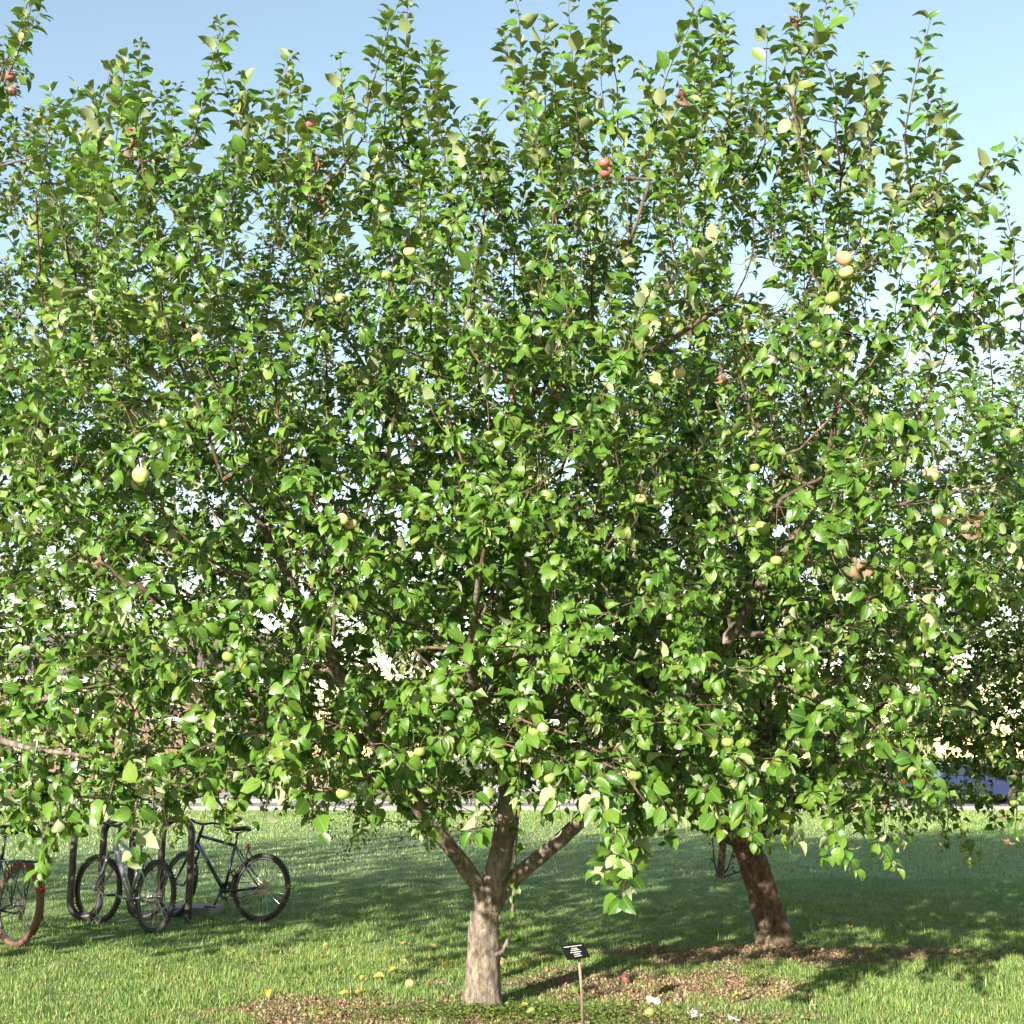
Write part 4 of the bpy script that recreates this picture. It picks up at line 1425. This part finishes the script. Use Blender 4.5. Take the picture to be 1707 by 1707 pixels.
# parked car glimpsed under the right-hand trees
def car(label, loc, rz, paint):
    root = empty('parked_car', loc, rz)
    tag(root, label, 'car')
    prof = [(-2.1, .35), (-2.15, .62), (-2.05, .88), (-1.3, .95), (-.75, 1.38), (.55, 1.42), (1.25, 1.02), (1.75, .98), (2.1, .85), (2.15, .5), (2.05, .32)]
    b = MB()
    n = len(prof)
    for y, inset in ((-.86, 0), (-.80, .0), (.80, 0), (.86, 0)):
        for x, z in prof:
            top = max(0, z - .95)
            yy = y * (1 - .22 * top / .47) if abs(y) < .85 else y * (1 - .22 * top / .47) * .985
            b.v.append((x, yy * (.96 if abs(y) > .85 else 1.06), z))
    order = [1, 0, 3, 2]
    b.v = [b.v[i] for i in range(4 * n)]
    for r_ in range(3):
        for i in range(n):
            j = (i + 1) % n
            b.f.append((r_ * n + i, r_ * n + j, (r_ + 1) * n + j, (r_ + 1) * n + i))
    b.f.append(tuple(reversed(range(n)))); b.f.append(tuple(range(3 * n, 4 * n)))
    b.build('body', paint, root, bevel=.0)
    for s in (-1, 1):
        for poly in ([(-1.12, 1.0), (-.72, 1.31), (-.1, 1.34), (-.1, 1.0)], [(-.04, 1.0), (-.04, 1.34), (.5, 1.34), (1.08, 1.0)]):
            q = [(x, s * (.86 - .19 * (z - .95) / .47), z) for x, z in poly]
            q2 = [(x, yy - s * .04, z) for x, yy, z in q]
            g = MB(); g.v = q + q2; g.f = [(0, 1, 2, 3), (7, 6, 5, 4)] + [(i, (i + 1) % 4, 4 + (i + 1) % 4, 4 + i) for i in range(4)]
            g.build('window', M['glass'], root)
        for wx in (-1.3, 1.32):
            w = MB().lathe([(.2, -.1), (.31, -.1), (.325, -.06), (.325, .06), (.31, .1), (.2, .1)], (wx, s * .76, .325), 20, 'Y', closed=True).build('wheel', M['tyre'], root, smooth=True)
            MB().lathe([(.02, -.09), (.21, -.08), (.21, .08), (.02, .09)], (wx, s * .76, .325), 16, 'Y').build('rim', M['chrome'], w)
        MB().box((2.08, s * .6, .72), (.14, .34, .14)).build('headlight', M['white_trim'], root, bevel=.02)
        MB().box((-2.1, s * .62, .76), (.12, .3, .14)).build('tail_light', M['red_plastic'], root, bevel=.02)
    return root


car('dark blue parked car on the street beyond the right-hand apple trees', (16.0, 44.3, .004), 0.0, M['car_blue'])

# ------------------------------------------------------------------ bicycles
def bicycle(label, rear, heading, lean, steer, paint, tyre, opts=(), WR=.335, seatz=.90, step_frame=False):
    """rear: ground contact of the rear wheel; heading: direction of travel"""
    root = empty('bicycle', (rear[0], rear[1], 0.0))
    root.rotation_euler = (lean, 0, heading)
    tag(root, label, 'bicycle', 'bicycles parked at the rack')
    V_ = Vector
    rh = V_((0, 0, WR)); bb = V_((.435, 0, .285)); st = V_((.36, 0, .76)); ht = V_((.80, 0, .86)); hb = V_((.835, 0, .73)); fh = V_((1.03, 0, WR))
    if step_frame: st = V_((.33, 0, .66))
    fr_ = MB()
    fr_.tube([bb, st], .016, 10); fr_.tube([ht + V_((.006, 0, -.03)), st + V_((0.005, 0, -.02))], .0165, 10)
    fr_.tube([hb + V_((-.005, 0, .03)), bb], .021 if not step_frame else .030, 12)
    fr_.tube([ht + V_((-.004, 0, .015)), hb - V_((-.004, 0, .01))], .020, 12)
    fr_.lathe([(.02, -.036), (.024, -.034), (.024, .034), (.02, .036)], bb, 12, 'Y')
    for s in (-1, 1):
        fr_.tube([bb + V_((-.03, s * .03, 0)), V_((.22, s * .045, .305)), rh + V_((0, s * .065, 0))], .0095, 8)
        fr_.tube([st + V_((-.005, s * .018, -.03)), V_((.2, s * .045, WR + .21)), rh + V_((0, s * .065, .01))], .008, 8)
    fr_.build('frame', paint, root, smooth=True)
    # saddle
    sp_top = V_((.35, 0, seatz - .05))
    MB().tube([st - V_((.0, 0, .04)), sp_top], .0135, 10).build('seat_post', M['chrome'] if 'silver_post' in opts else M['steel_dull'], root, smooth=True)
    sd = MB()
    secs = [(-.13, .055, .000, .045), (-.115, .085, .012, .05), (-.05, .075, .010, .05), (.02, .045, .0, .045), (.08, .028, -.002, .04), (.135, .022, -.008, .034), (.15, .010, -.014, .02)]
    for x, w, dz, t in secs:
        for k in range(12):
            a = 2 * math.pi * k / 12
            sd.v.append((sp_top.x + x, w * math.cos(a), seatz + dz - t * .35 + t * .55 * math.sin(a) * (1 if math.sin(a) > 0 else .8)))
    for i in range(len(secs) - 1):
        for k in range(12):
            sd.f.append((i * 12 + k, i * 12 + (k + 1) % 12, (i + 1) * 12 + (k + 1) % 12, (i + 1) * 12 + k))
    sd.f.append(tuple(reversed(range(12)))); sd.f.append(tuple(range((len(secs) - 1) * 12, len(secs) * 12)))
    so = sd.build('saddle', M['saddle'], root, smooth=True)
    MB().tube([(sp_top.x - .1, .022, seatz - .03), (sp_top.x, .022, seatz - .055), (sp_top.x + .1, .012, seatz - .03)], .004, 6).tube([(sp_top.x - .1, -.022, seatz - .03), (sp_top.x, -.022, seatz - .055), (sp_top.x + .1, -.012, seatz - .03)], .004, 6).build('rail', M['steel_dull'], so, smooth=True)

    def wheel(c, mat4=None, cassette=False):
        def tf(o):
            if mat4 is not None: o.matrix_local = mat4
            return o
        ri = WR - .045
        rim = tf(MB().lathe([(ri - .012, -.011), (ri + .004, -.013), (ri + .006, 0), (ri + .004, .013), (ri - .012, .011), (ri - .016, 0)], c, 40, 'Y', closed=True).build('wheel', M['chrome'] if 'bright_rim' in opts else M['steel_dull'], root, smooth=True))
        tw = .024
        t = MB().lathe([(ri + .022 + tw * math.cos(a), tw * math.sin(a)) for a in [2 * math.pi * k / 10 for k in range(10)]], c, 48, 'Y', closed=True)
        # knobbly tread
        for k in range(64):
            a = 2 * math.pi * k / 64
            rot = Matrix.Rotation(-a, 3, 'Y')
            rr = ri + .022 + tw
            for sy in (-.012, .012):
                t.box((c[0] + rr * math.cos(a), c[1] + sy, c[2] + rr * math.sin(a)), (.008, .012, .012), rot)
        to = t.build('tyre', tyre, None, smooth=False); to.parent = rim
        hub = MB().lathe([(.006, -.055), (.012, -.05), (.024, -.034), (.014, -.03), (.014, .03), (.024, .034), (.012, .05), (.006, .055)], c, 14, 'Y').build('hub', M['chrome'], None, smooth=True); hub.parent = rim
        s = MB()
        for k in range(32):
            a = 2 * math.pi * k / 32
            off = (.5 if k % 4 < 2 else -.5)
            sy = .032 if k % 2 else -.032
            s.tube([(c[0] + .022 * math.cos(a + off * 2.4), c[1] + sy, c[2] + .022 * math.sin(a + off * 2.4)), (c[0] + (ri - .01) * math.cos(a), c[1], c[2] + (ri - .01) * math.sin(a))], .0014, 4, cap=False)
        sp_ = s.build('spokes', M['chrome'], None); sp_.parent = rim
        if cassette:
            cs = MB()
            for q in range(6): cs.lathe([(.018, -.04 - .004 * q), (.052 - .005 * q, -.04 - .004 * q), (.052 - .005 * q, -.042 - .004 * q), (.018, -.0425 - .004 * q)], c, 18, 'Y')
            co = cs.build('cassette', M['steel_dull'], None); co.parent = rim
            if 'spoke_disc' in opts:
                pd = MB().lathe([(.02, -.030), (.075, -.027), (.075, -.029), (.02, -.033)], c, 26, 'Y').build('spoke_guard', M['disc_plastic'], None); pd.parent = rim
        return rim
    wheel(rh, None, True)
    # fork, bars and front wheel turn together about the head tube
    axis = (ht - hb).normalized()
    S4 = Matrix.Translation(hb) @ Matrix.Rotation(steer, 4, axis) @ Matrix.Translation(-hb)
    wheel(fh, S4)
    fk = MB()
    cr = hb - axis * .03
    fk.box(cr, (.045, .14, .03))
    for s in (-1, 1):
        fk.tube([cr + V_((0, s * .058, .01)), cr + V_((.06, s * .06, -.16)), fh + V_((-.012, s * .058, .03)), fh + V_((0, s * .058, -.012))], [.016, .015, .011, .009], 10)
    o = fk.build('fork', paint, root, smooth=True); o.matrix_local = S4
    hbz = ht + axis * .09
    sm = MB().tube([ht + axis * -.02, hbz], .015, 10).tube([hbz, hbz + V_((.09, 0, .015))], .016, 10)
    o = sm.build('stem', M['metal_black'], root, smooth=True); o.matrix_local = S4
    bar0 = hbz + V_((.09, 0, .015))
    hbm = MB().tube([bar0 + V_((-.06, -.31, .04)), bar0 + V_((-.02, -.14, .03)), bar0 + V_((0, -.05, 0)), bar0 + V_((0, .05, 0)), bar0 + V_((-.02, .14, .03)), bar0 + V_((-.06, .31, .04))], .0125, 10)
    hbo = hbm.build('handlebar', M['metal_black'], root, smooth=True); hbo.matrix_local = S4
    for s in (-1, 1):
        g = MB().tube([bar0 + V_((-.04, s * .21, .035)), bar0 + V_((-.062, s * .325, .041))], .018, 10).build('grip', M['tyre'], None, smooth=True); g.parent = hbo
        lv_ = MB().tube([bar0 + V_((-.025, s * .17, .025)), bar0 + V_((.03, s * .20, .01)), bar0 + V_((.02, s * .29, .005))], .006, 6).build('brake_lever', M['metal_black'], None, smooth=True); lv_.parent = hbo
    # brake cables
    cb = MB().tube([bar0 + V_((0, .16, .02)), bar0 + V_((.1, .08, .06)), bar0 + V_((.06, .0, -.05)), ht + V_((-.06, .02, -.06))], .003, 5).tube([bar0 + V_((0, -.16, .02)), bar0 + V_((.12, -.06, .04)), cr + V_((.05, -.02, .0))], .003, 5)
    cb.build('cables', M['metal_black'], root, smooth=True)
    # drive train
    ck = MB()
    for q, rr in ((0, .095), (1, .075)): ck.lathe([(rr - .02, -.047 + .007 * q), (rr, -.047 + .007 * q), (rr, -.050 + .007 * q), (rr - .02, -.050 + .007 * q)], bb, 30, 'Y', closed=True)
    for k in range(5):
        a = k * 2 * math.pi / 5
        ck.tube([bb + V_((0, -.048, 0)), bb + V_((.082 * math.cos(a), -.048, .082 * math.sin(a)))], .006, 6)
    cko = ck.build('chainring', M['steel_dull'], root)
    ca = R(-70 if 'crank_down' in opts else 8)
    for s in (-1, 1):
        e = bb + V_((s * .17 * math.cos(ca), s * -1 * -.075 * -1, s * .17 * math.sin(ca)))
        e = bb + V_((-s * .17 * math.cos(ca), -s * .08, -s * .17 * math.sin(ca)))
        a_ = MB().tube([bb + V_((0, -s * .06, 0)), e], [.014, .010], 8).build('crank', M['chrome'] if 'bright_crank' in opts else M['steel_dull'], root, smooth=True)
        pd = MB().box(e + V_((0, -s * .06, 0)), (.085, .085, .022)).build('pedal', M['metal_black'], None, bevel=.004); pd.parent = a_
    chn = MB()
    for s in (-1, 1): chn.tube([bb + V_((0, -.048, s * .09)), V_((.0, -.05, WR + s * .045))], .005, 5)
    dr = V_((.03, -.055, WR - .11))
    chn.build('chain', M['steel_dull'], root)
    MB().box(V_((.012, -.06, WR - .055)), (.03, .02, .09)).lathe([(.005, -.004), (.028, -.004), (.028, .004), (.005, .004)], dr, 12, 'Y').lathe([(.005, -.004), (.026, -.004), (.026, .004), (.005, .004)], dr + V_((.02, 0, .06)), 12, 'Y').build('derailleur', M['metal_black'], root)
    # brakes on the seat stays
    bk = MB()
    for s in (-1, 1): bk.tube([V_((.19, s * .05, WR + .22)), V_((.185, s * .055, WR + .30)), V_((.2, 0, WR + .37))], .008, 6)
    bk.build('rear_brake', M['steel_dull'], root, smooth=True)
    if 'cage' in opts:
        d = (bb - hb).normalized(); nrm = V_((d.z, 0, -d.x)); nrm = -nrm if nrm.z < 0 else nrm
        a0 = hb + d * .20; a1 = hb + d * .36
        q = [a0 + nrm * .02, a0 + nrm * .085 + d * .01, a1 + nrm * .085 - d * .02, a1 + nrm * .02]
        MB().tube([x + V_((0, .03, 0)) for x in q], .0032, 6).tube([x + V_((0, -.03, 0)) for x in q], .0032, 6).tube([q[1] + V_((0, .03, 0)), q[1] + V_((0, -.03, 0))], .0032, 6).tube([q[2] + V_((0, .03, 0)), q[2] + V_((0, -.03, 0))], .0032, 6).build('bottle_cage', M['steel_dull'], root, smooth=True)
    if 'reflector' in opts:
        MB().lathe([(.004, -.008), (.028, -.008), (.030, 0), (.028, .008), (.004, .008)], (0, 0, 0), 16, 'Z').build('reflector', M['red_plastic'], root, smooth=True).matrix_local = Matrix.Translation((.20, .0, .735)) @ Matrix.Rotation(R(-85), 4, 'Y')
        MB().tube([(.205, 0, .735), (.24, 0, .72)], .006, 6).build('reflector_bracket', M['metal_black'], root)
        lt = MB()
        for q in range(4): lt.tube([V_((.275 - .03 * q, -.03, .70 - .045 * q)), V_((.275 - .03 * q, .03, .70 - .045 * q))], .004, 5)
        lt.tube([V_((.285, -.03, .71)), V_((.18, -.03, .55))], .004, 5).tube([V_((.285, .03, .71)), V_((.18, .03, .55))], .004, 5)
        lt.build('lock_bracket', M['metal_black'], root)
        MB().tube([(.36, .03, .47), (.31, .05, .50), (.29, .04, .45), (.33, .02, .42), (.36, .03, .47)], .009, 8).build('cable_lock', M['metal_black'], root, smooth=True)
    if 'carrier' in opts:
        c_ = MB()
        for s in (-.06, .06):
            c_.tube([(.26, s, .72), (-.22, s, .73)], .007, 6)
            c_.tube([(0.0, s * 1.1, WR + .02), (-.06, s, .73)], .006, 6); c_.tube([(0.0, s * 1.1, WR + .02), (.10, s, .73)], .006, 6)
        c_.tube([(-.22, -.06, .73), (-.22, .06, .73)], .007, 6)
        for x in (-.12, -.02, .08): c_.tube([(x, -.06, .732), (x, .06, .732)], .005, 6)
        c_.build('carrier', M['metal_black'], root, smooth=True)
        fd = MB()
        arc = []
        for k in range(22):
            a = R(70) + R(150) * k / 21
            arc.append((.0 + (WR + .018) * math.cos(a) , (WR + .018) * math.sin(a) + WR))
        for x, z in arc:
            for yy, dz in ((-.03, -.02), (-.022, 0), (.022, 0), (.03, -.02)):
                k_ = 1 + dz / WR
                fd.v.append((x * k_, yy, (z - WR) * k_ + WR))
        for i in range(21):
            for k in range(3): fd.f.append((i * 4 + k, i * 4 + k + 1, (i + 1) * 4 + k + 1, (i + 1) * 4 + k))
        fo = fd.build('mudguard', tyre, root, smooth=True)
        x, z = arc[12]
        MB().lathe([(.004, -.01), (.024, -.01), (.026, .008), (.004, .012)], (0, 0, 0), 16).build('reflector', M['red_plastic'], fo, smooth=True).matrix_local = Matrix.Translation((x - .016, 0, z)) @ Matrix.Rotation(R(-90), 4, 'Y')
    return root


def place_bike(label, rear_px, front_px_x, **kw):
    r = G(*rear_px)
    return r


# black mountain bike: rear wheel stands near (430,1536), front wheel near px 283
r1 = G(430, 1537)
f1 = np.array([(283 - 853.5) / F_PX * 13.2, r1[1] + .40])
h1 = math.atan2(f1[1] - r1[1], f1[0] - r1[0])
bicycle('black mountain bike with red rear reflector parked at the rack', r1, h1, R(7), R(-26), M['metal_blue'], M['tyre'], ('spoke_disc', 'reflector', 'cage', 'crank_down'), seatz=.92)
r2 = G(252, 1556)
f2 = np.array([-4.14, r2[1] + .66])
h2 = math.atan2(f2[1] - r2[1], f2[0] - r2[0])
bicycle('silver framed bike standing between two hoops of the rack', r2, h2, R(4), R(12), M['metal_silver'], M['tyre'], ('bright_crank', 'silver_post'), seatz=.84, step_frame=True)
r3 = G(22, 1578)
h3 = R(180 - 38)
bicycle('city bike with brown tyre, mudguard and rear carrier at the rack end', r3, h3, R(3), R(0), M['metal_black'], M['tyre_brown'], ('carrier',), WR=.355, seatz=.98)

# wave rack
rk = empty('bike_rack', (G(63, 1540)[0] - .02, 13.05, 0))
tag(rk, 'dark steel wave shaped bike rack of bent tube', 'bike rack')
sp_ = .300; rr = sp_ / 2; zt_ = 1.055 - rr - .036; zb_ = .02 + rr + .036
pts = []
for i in range(6):
    x = i * sp_
    if i == 0: pts.append((x, 0, -.12))
    pts += [(x, 0, zb_ if i % 2 == 0 else zt_), (x, 0, zt_ if i % 2 == 0 else zb_)] if i else [(x, 0, .5), (x, 0, zt_)]
    if i < 5:
        up_ = i % 2 == 0
        for k in range(1, 10):
            a = math.pi * k / 10
            pts.append((x + rr - rr * math.cos(a), 0, (zt_ + rr * math.sin(a)) if up_ else (zb_ - rr * math.sin(a))))
pts[-1] = (5 * sp_, 0, zb_); pts.append((5 * sp_, 0, -.12))
MB().tube(pts, .036, 14).build('tube', M['rack'], rk, smooth=True)
for x in (0, 5 * sp_):
    MB().lathe([(.08, -.01), (.08, .008), (.045, .016), (.037, .03)], (x, 0, 0), 18).build('foot', M['rack'], rk, smooth=True)
gs = G(322, 1524)
sl = MB().box((0, 0, .03), (.52, .42, .12)).build('concrete_slab', M['concrete'], bevel=.012)
sl.location = (gs[0], gs[1], 0); sl.rotation_euler = (0, 0, R(-8))
tag(sl, 'grey concrete slab on the ground between the bicycle wheels', 'slab')

# ------------------------------------------------------------------ plaque on its stake
gp = G(972, 1713)
pr = empty('plant_label', (gp[0], gp[1], 0))
tag(pr, 'small black engraved plaque on a thin stake by the front trunk', 'sign')
topp = P(965, 1594, 7.62) - np.array([gp[0], gp[1], 0])
MB().tube([(0, 0, -.1), tuple(topp * .5 + np.array([.004, 0, 0])), tuple(topp)], .0095, 8).build('stake', M['stake'], pr, smooth=True)
a_, t_ = R(40), R(50)
hx = Vector((math.cos(a_), math.sin(a_), 0)); sx = Vector((-math.sin(a_) * math.cos(t_), math.cos(a_) * math.cos(t_), math.sin(t_))); nx = hx.cross(sx)
pc = Vector(P(959, 1586, 7.60)) - Vector((gp[0], gp[1], 0))
M4 = Matrix(((hx.x, sx.x, nx.x, pc.x), (hx.y, sx.y, nx.y, pc.y), (hx.z, sx.z, nx.z, pc.z), (0, 0, 0, 1)))
pl = MB().box((0, 0, 0), (.192, .100, .006)).build('plaque', M['sign_black'], pr, bevel=.0015); pl.matrix_local = M4
MB().box((0, -.02, -.016), (.03, .05, .026)).build('bracket', M['stake'], pr).matrix_local = M4
rT = random.Random(2)
for (y, w, x0) in ((.034, .155, 0), (.019, .045, 0), (.007, .07, .0), (-.007, .092, 0), (-.021, .06, .004), (-.034, .066, .004)):
    t = MB(); x = -w / 2
    while x < w / 2 - .004:
        l = rT.uniform(.004, .008)
        t.box((x0 + x + l / 2, y + rT.uniform(-.0006, .0006), .0037), (l, rT.uniform(.0035, .0048), .0012))
        x += l + rT.choice([.0012, .0012, .0016, .004])
    t.build('text_line', M['sign_white'], pr).matrix_local = M4

# ------------------------------------------------------------------ fallen fruit, leaves, scraps
def fallen(lst):
    for (x, y, dia, mesh, lab, grp) in lst:
        g = G(x, y)
        o = link('fallen_apple', mesh)
        s = dia * 1.0
        o.location = (g[0], g[1], .030 * s + .012)
        o.scale = (s, s, s * .95)
        o.rotation_euler = (R(70) + x, R(20), x * .7)
        tag(o, lab, 'apple', grp)


fallen([(1043, 1642, 1.05, APPLE_R, 'single dark red fallen apple on the dry litter past the plaque', None), (962, 1658, 1.15, APPLE_G, 'pale yellow-green fallen apple right behind the plaque stake', None),
        (1083, 1699, 1.0, APPLE_G, 'pale green fallen apple lying among the white scraps', None), (683, 1650, 1.0, APPLE, 'pinkish fallen apple in litter and yellow leaves before the trunk', None),
        (885, 1697, .95, APPLE_G, 'yellowish fallen apple in clover at the foot of the forked trunk', None), (835, 1612, 1.0, APPLE, 'orange-pink fallen apple just behind the forked trunk', None)])
for i, (x, y, w, lab) in enumerate(((1089, 1673, .07, 'crumpled white scrap nearest the dark red fallen apple'), (1156, 1697, .085, 'flat white scrap of paper in open grass'), (1222, 1706, .06, 'small white scrap at the sunny lawn edge away from the plaque'))):
    g = G(x, y)
    sc = MB(); nn = 6
    r = random.Random(i)
    for a in range(nn):
        for b_ in range(nn):
            u, v = a / (nn - 1) - .5, b_ / (nn - 1) - .5
            sc.v.append((u * w * 1.2 + r.uniform(-.003, .003), v * w + r.uniform(-.003, .003), .028 + .018 * math.sin(u * 6 + i) * math.cos(v * 5) + r.uniform(-.004, .004)))
    for a in range(nn - 1):
        for b_ in range(nn - 1): sc.f.append((a * nn + b_, a * nn + b_ + 1, (a + 1) * nn + b_ + 1, (a + 1) * nn + b_))
    o = sc.build('paper_scrap', M['paper'])
    o.location = (g[0], g[1], 0.0); o.rotation_euler = (R(18), 0, i)
    o.modifiers.new('thickness', 'SOLIDIFY').thickness = .004
    tag(o, lab, 'paper scrap')

YL = leaf_templates(M['yellow_leaf'], 4)
rY = np.random.default_rng(17)
yl = [(693, 1570), (672, 1580), (630, 1597), (688, 1606), (568, 1624), (504, 1641), (535, 1609), (745, 1618), (756, 1625), (775, 1628), (582, 1668), (605, 1665), (710, 1652), (548, 1585), (578, 1587),
      (445, 1663), (740, 1573), (1420, 1555), (1395, 1572), (1120, 1688), (1238, 1673), (880, 1690), (890, 1608), (870, 1618), (545, 1700), (640, 1640), (655, 1628), (730, 1590), (610, 1640), (1180, 1620)]
for (x, y) in yl:
    g = G(x, y)
    o = link('fallen_leaf', YL[int(rY.integers(4))])
    s = rY.uniform(.07, .11)
    o.scale = (s, s * 1.2, s)
    o.location = (g[0], g[1], .05)
    o.rotation_euler = (rY.normal(0.25, .3), rY.normal(0, .3), rY.uniform(0, 6.28))
    if x > 1300: near, gp_ = 'dry yellow leaf fallen in the dappled grass beside the leaning trunk', 'yellow leaves by the leaning trunk'
    elif x > 1000: near, gp_ = 'dry yellow leaf fallen in the litter past the plaque', 'yellow leaves past the plaque'
    elif x > 840: near, gp_ = 'dry yellow leaf fallen between the forked trunk and the plaque', 'yellow leaves between trunk and plaque'
    elif y < 1600: near, gp_ = 'dry yellow leaf fallen along the shade edge behind the forked trunk', 'yellow leaves along the shade edge'
    else: near, gp_ = 'dry yellow leaf in sunlit grass on the bicycle side of the forked trunk', 'yellow leaves in the sunlit grass'
    tag(o, near, 'leaf', gp_)

# ------------------------------------------------------------------ grass, litter, clover
def patch_mask(x, y):
    m = np.zeros(len(x))
    wob = 0.18 * np.sin(x * 5.3 + y * 2.1) + 0.15 * np.sin(x * 9.7 - y * 6.1) + .1 * np.sin(y * 15 + x * 3)
    for (cx, cy, rx, ry, w) in PATCH:
        q = np.hypot((x - cx) / rx, (y - cy) / ry) + wob
        m = np.maximum(m, w * np.clip((1.25 - q) / .55, 0, 1))
    return m


def blades(name, n, x0, x1, y0, y1, h, w, nseg, r, fr=True, label=None):
    x = r.uniform(x0, x1, n); y = r.uniform(y0, y1, n)
    half = 0.46 * y + 1.0
    ok = (np.abs(x) < half)
    dens = 1 - 0.5 * patch_mask(x, y)
    ok &= r.random(n) < dens
    # keep off the trunks
    for b, rad in ((baseA, .13), (baseB, .15)): ok &= np.hypot(x - b[0], y - b[1]) > rad
    x, y = x[ok], y[ok]; n = len(x)
    clump = 0.75 + 0.35 * np.sin(x * 4.1 + np.sin(y * 3.3) * 2) * np.sin(y * 3.7 + np.sin(x * 2.9)) + .2 * np.sin(x * 11 + y * 7)
    pm = patch_mask(x, y)
    tuft = np.sin(x * 6.3 + 2 * np.sin(y * 2.2)) * np.sin(y * 5.1 + 1.5 * np.sin(x * 1.9))
    hh = h * r.uniform(.4, 1.25, n) * (1 + .7 * (tuft > .8) + .9 * (r.random(n) < .012)) * np.clip(clump, .4, 1.4) * (1 - .45 * pm)
    az = r.uniform(0, 6.28, n); lean = np.abs(r.normal(.35, .28, n))
    fx, fy = np.cos(az), np.sin(az)
    wz = r.uniform(0, 6.28, n)
    ww = w * r.uniform(.6, 1.3, n)
    sx, sy = np.cos(wz) * ww / 2, np.sin(wz) * ww / 2
    z0 = np.zeros(n) - .004
    def pt(t, wf):
        bx = x + fx * hh * lean * t ** 1.7; by = y + fy * hh * lean * t ** 1.7; bz = z0 + hh * t * (1 - .25 * lean * t)
        return np.stack([bx - sx * wf, by - sy * wf, bz], 1), np.stack([bx + sx * wf, by + sy * wf, bz], 1), np.stack([bx, by, bz], 1)
    a0, b0, _ = pt(0.0, 1.0)
    if nseg == 2:
        a1, b1, _ = pt(.55, .8); _, _, t1 = pt(1.0, 0)
        V = np.stack([a0, b0, b1, a1, t1], 1); k = 5
        o = (np.arange(n) * k)[:, None]
        F = [o + np.array([[0, 1, 2, 3]]), o + np.array([[3, 2, 4]])]
    else:
        _, _, t1 = pt(1.0, 0)
        V = np.stack([a0, b0, t1], 1); k = 3
        o = (np.arange(n) * k)[:, None]
        F = [o + np.array([[0, 1, 2]])]
    rv = np.clip(r.beta(2, 2.2, n) * .92 + (r.random(n) < .05 + .35 * pm) * .5, 0, .999)
    ob = link(name, np_mesh(name, V.reshape(-1, 3), F, M['grass'], None, np.repeat(rv, k)))
    tag(ob, label, 'grass', kind='stuff')
    return ob


rg = np.random.default_rng(99)
blades('lawn_grass', 205000, -4.9, 4.9, 6.6, 11.2, .058, .0044, 2, rg, label='sunlit blades of lawn grass round the forked trunk')
blades('lawn_grass', 175000, -8, 8, 11.2, 17.5, .058, .0078, 1, rg, label='shaded lawn grass round the bicycles and leaning trunk')
blades('lawn_grass', 190000, -19, 19, 17.5, 39.3, .060, .022, 1, rg, label='dewy lawn grass between the trees and the street')

# dry litter: curled bits of leaf and bark
def litter(n, r):
    xs, ys = [], []
    while len(xs) < n:
        x = r.uniform(-2.2, 4.6, 4 * n); y = r.uniform(7.4, 12.0, 4 * n)
        ok = r.random(4 * n) < patch_mask(x, y) ** 1.3
        xs += list(x[ok]); ys += list(y[ok])
    x = np.array(xs[:n]); y = np.array(ys[:n])
    p = np.stack([x, y, r.uniform(.006, .03, n)], 1)
    d = np.stack([r.normal(0, 1, n), r.normal(0, 1, n), r.normal(0, .25, n)], 1)
    nn = np.stack([r.normal(0, .5, n), r.normal(0, .5, n), np.ones(n)], 1)
    d /= np.linalg.norm(d, axis=1)[:, None]
    nn -= (nn * d).sum(1)[:, None] * d; nn /= np.linalg.norm(nn, axis=1)[:, None]
    return p, d, np.cross(nn, d), nn, r.uniform(.012, .036, n)


M['litter'] = leaf_mat('dry_litter', [(0, (0.10, 0.05, 0.032)), (.4, (0.22, 0.125, 0.085)), (.8, (0.31, 0.20, 0.145)), (1, (0.36, 0.28, 0.17))], (0.28, 0.19, 0.13), trans=.1, vein=False, rough=.8)
ob = link('leaf_litter', leaf_mesh('leaf_litter', *litter(9000, rg), M['litter'], curl=(.8, 2.8), fold=(.2, 1.1), r=rg))
tag(ob, 'dry brown leaf litter scattered on bare soil round the trunks', 'leaf litter', kind='stuff')

# clover and low weeds at the foot of the front tree
def clover(r):
    lv = Leaves()
    spots = [(baseA[0] + .1, baseA[1] - .25, .55, .28, 420), (baseA[0] + .55, baseA[1] - .35, .5, .3, 300), (baseA[0] - .45, baseA[1] - .3, .45, .25, 220), (-2.6, 10.4, 1.0, .6, 120), (0.9, 8.1, .8, .4, 220), (-.2, 9.9, 1.2, .4, 80), (1.9, 9.9, .9, .5, 120)]
    for (cx, cy, rx, ry, n) in spots:
        for _ in range(n):
            x, y = cx + r.normal(0, rx * .55), cy + r.normal(0, ry * .55)
            if math.hypot(x - baseA[0], y - baseA[1]) < .15: continue
            z = r.uniform(.025, .065); az = r.uniform(0, 6.28); s = r.uniform(.016, .03)
            for k in range(3):
                a = az + k * 2.09
                lv.add(np.array([x, y, z]) + .15 * s * np.array([math.cos(a), math.sin(a), 0]), np.array([math.cos(a), math.sin(a), .15]), UP + r.normal(0, .3, 3), s)
    return lv.arrays()


ob = link('clover_patch', leaf_mesh('clover_patch', *clover(rg), M['clover'], curl=(.2, .9), fold=(.05, .4), r=rg))
tag(ob, 'bright green clover and low weeds at the foot of the forked trunk', 'clover', kind='stuff')
print('tris', sum(sum(len(p.vertices) - 2 for p in o.data.polygons) for o in bpy.data.objects if o.type == 'MESH'))
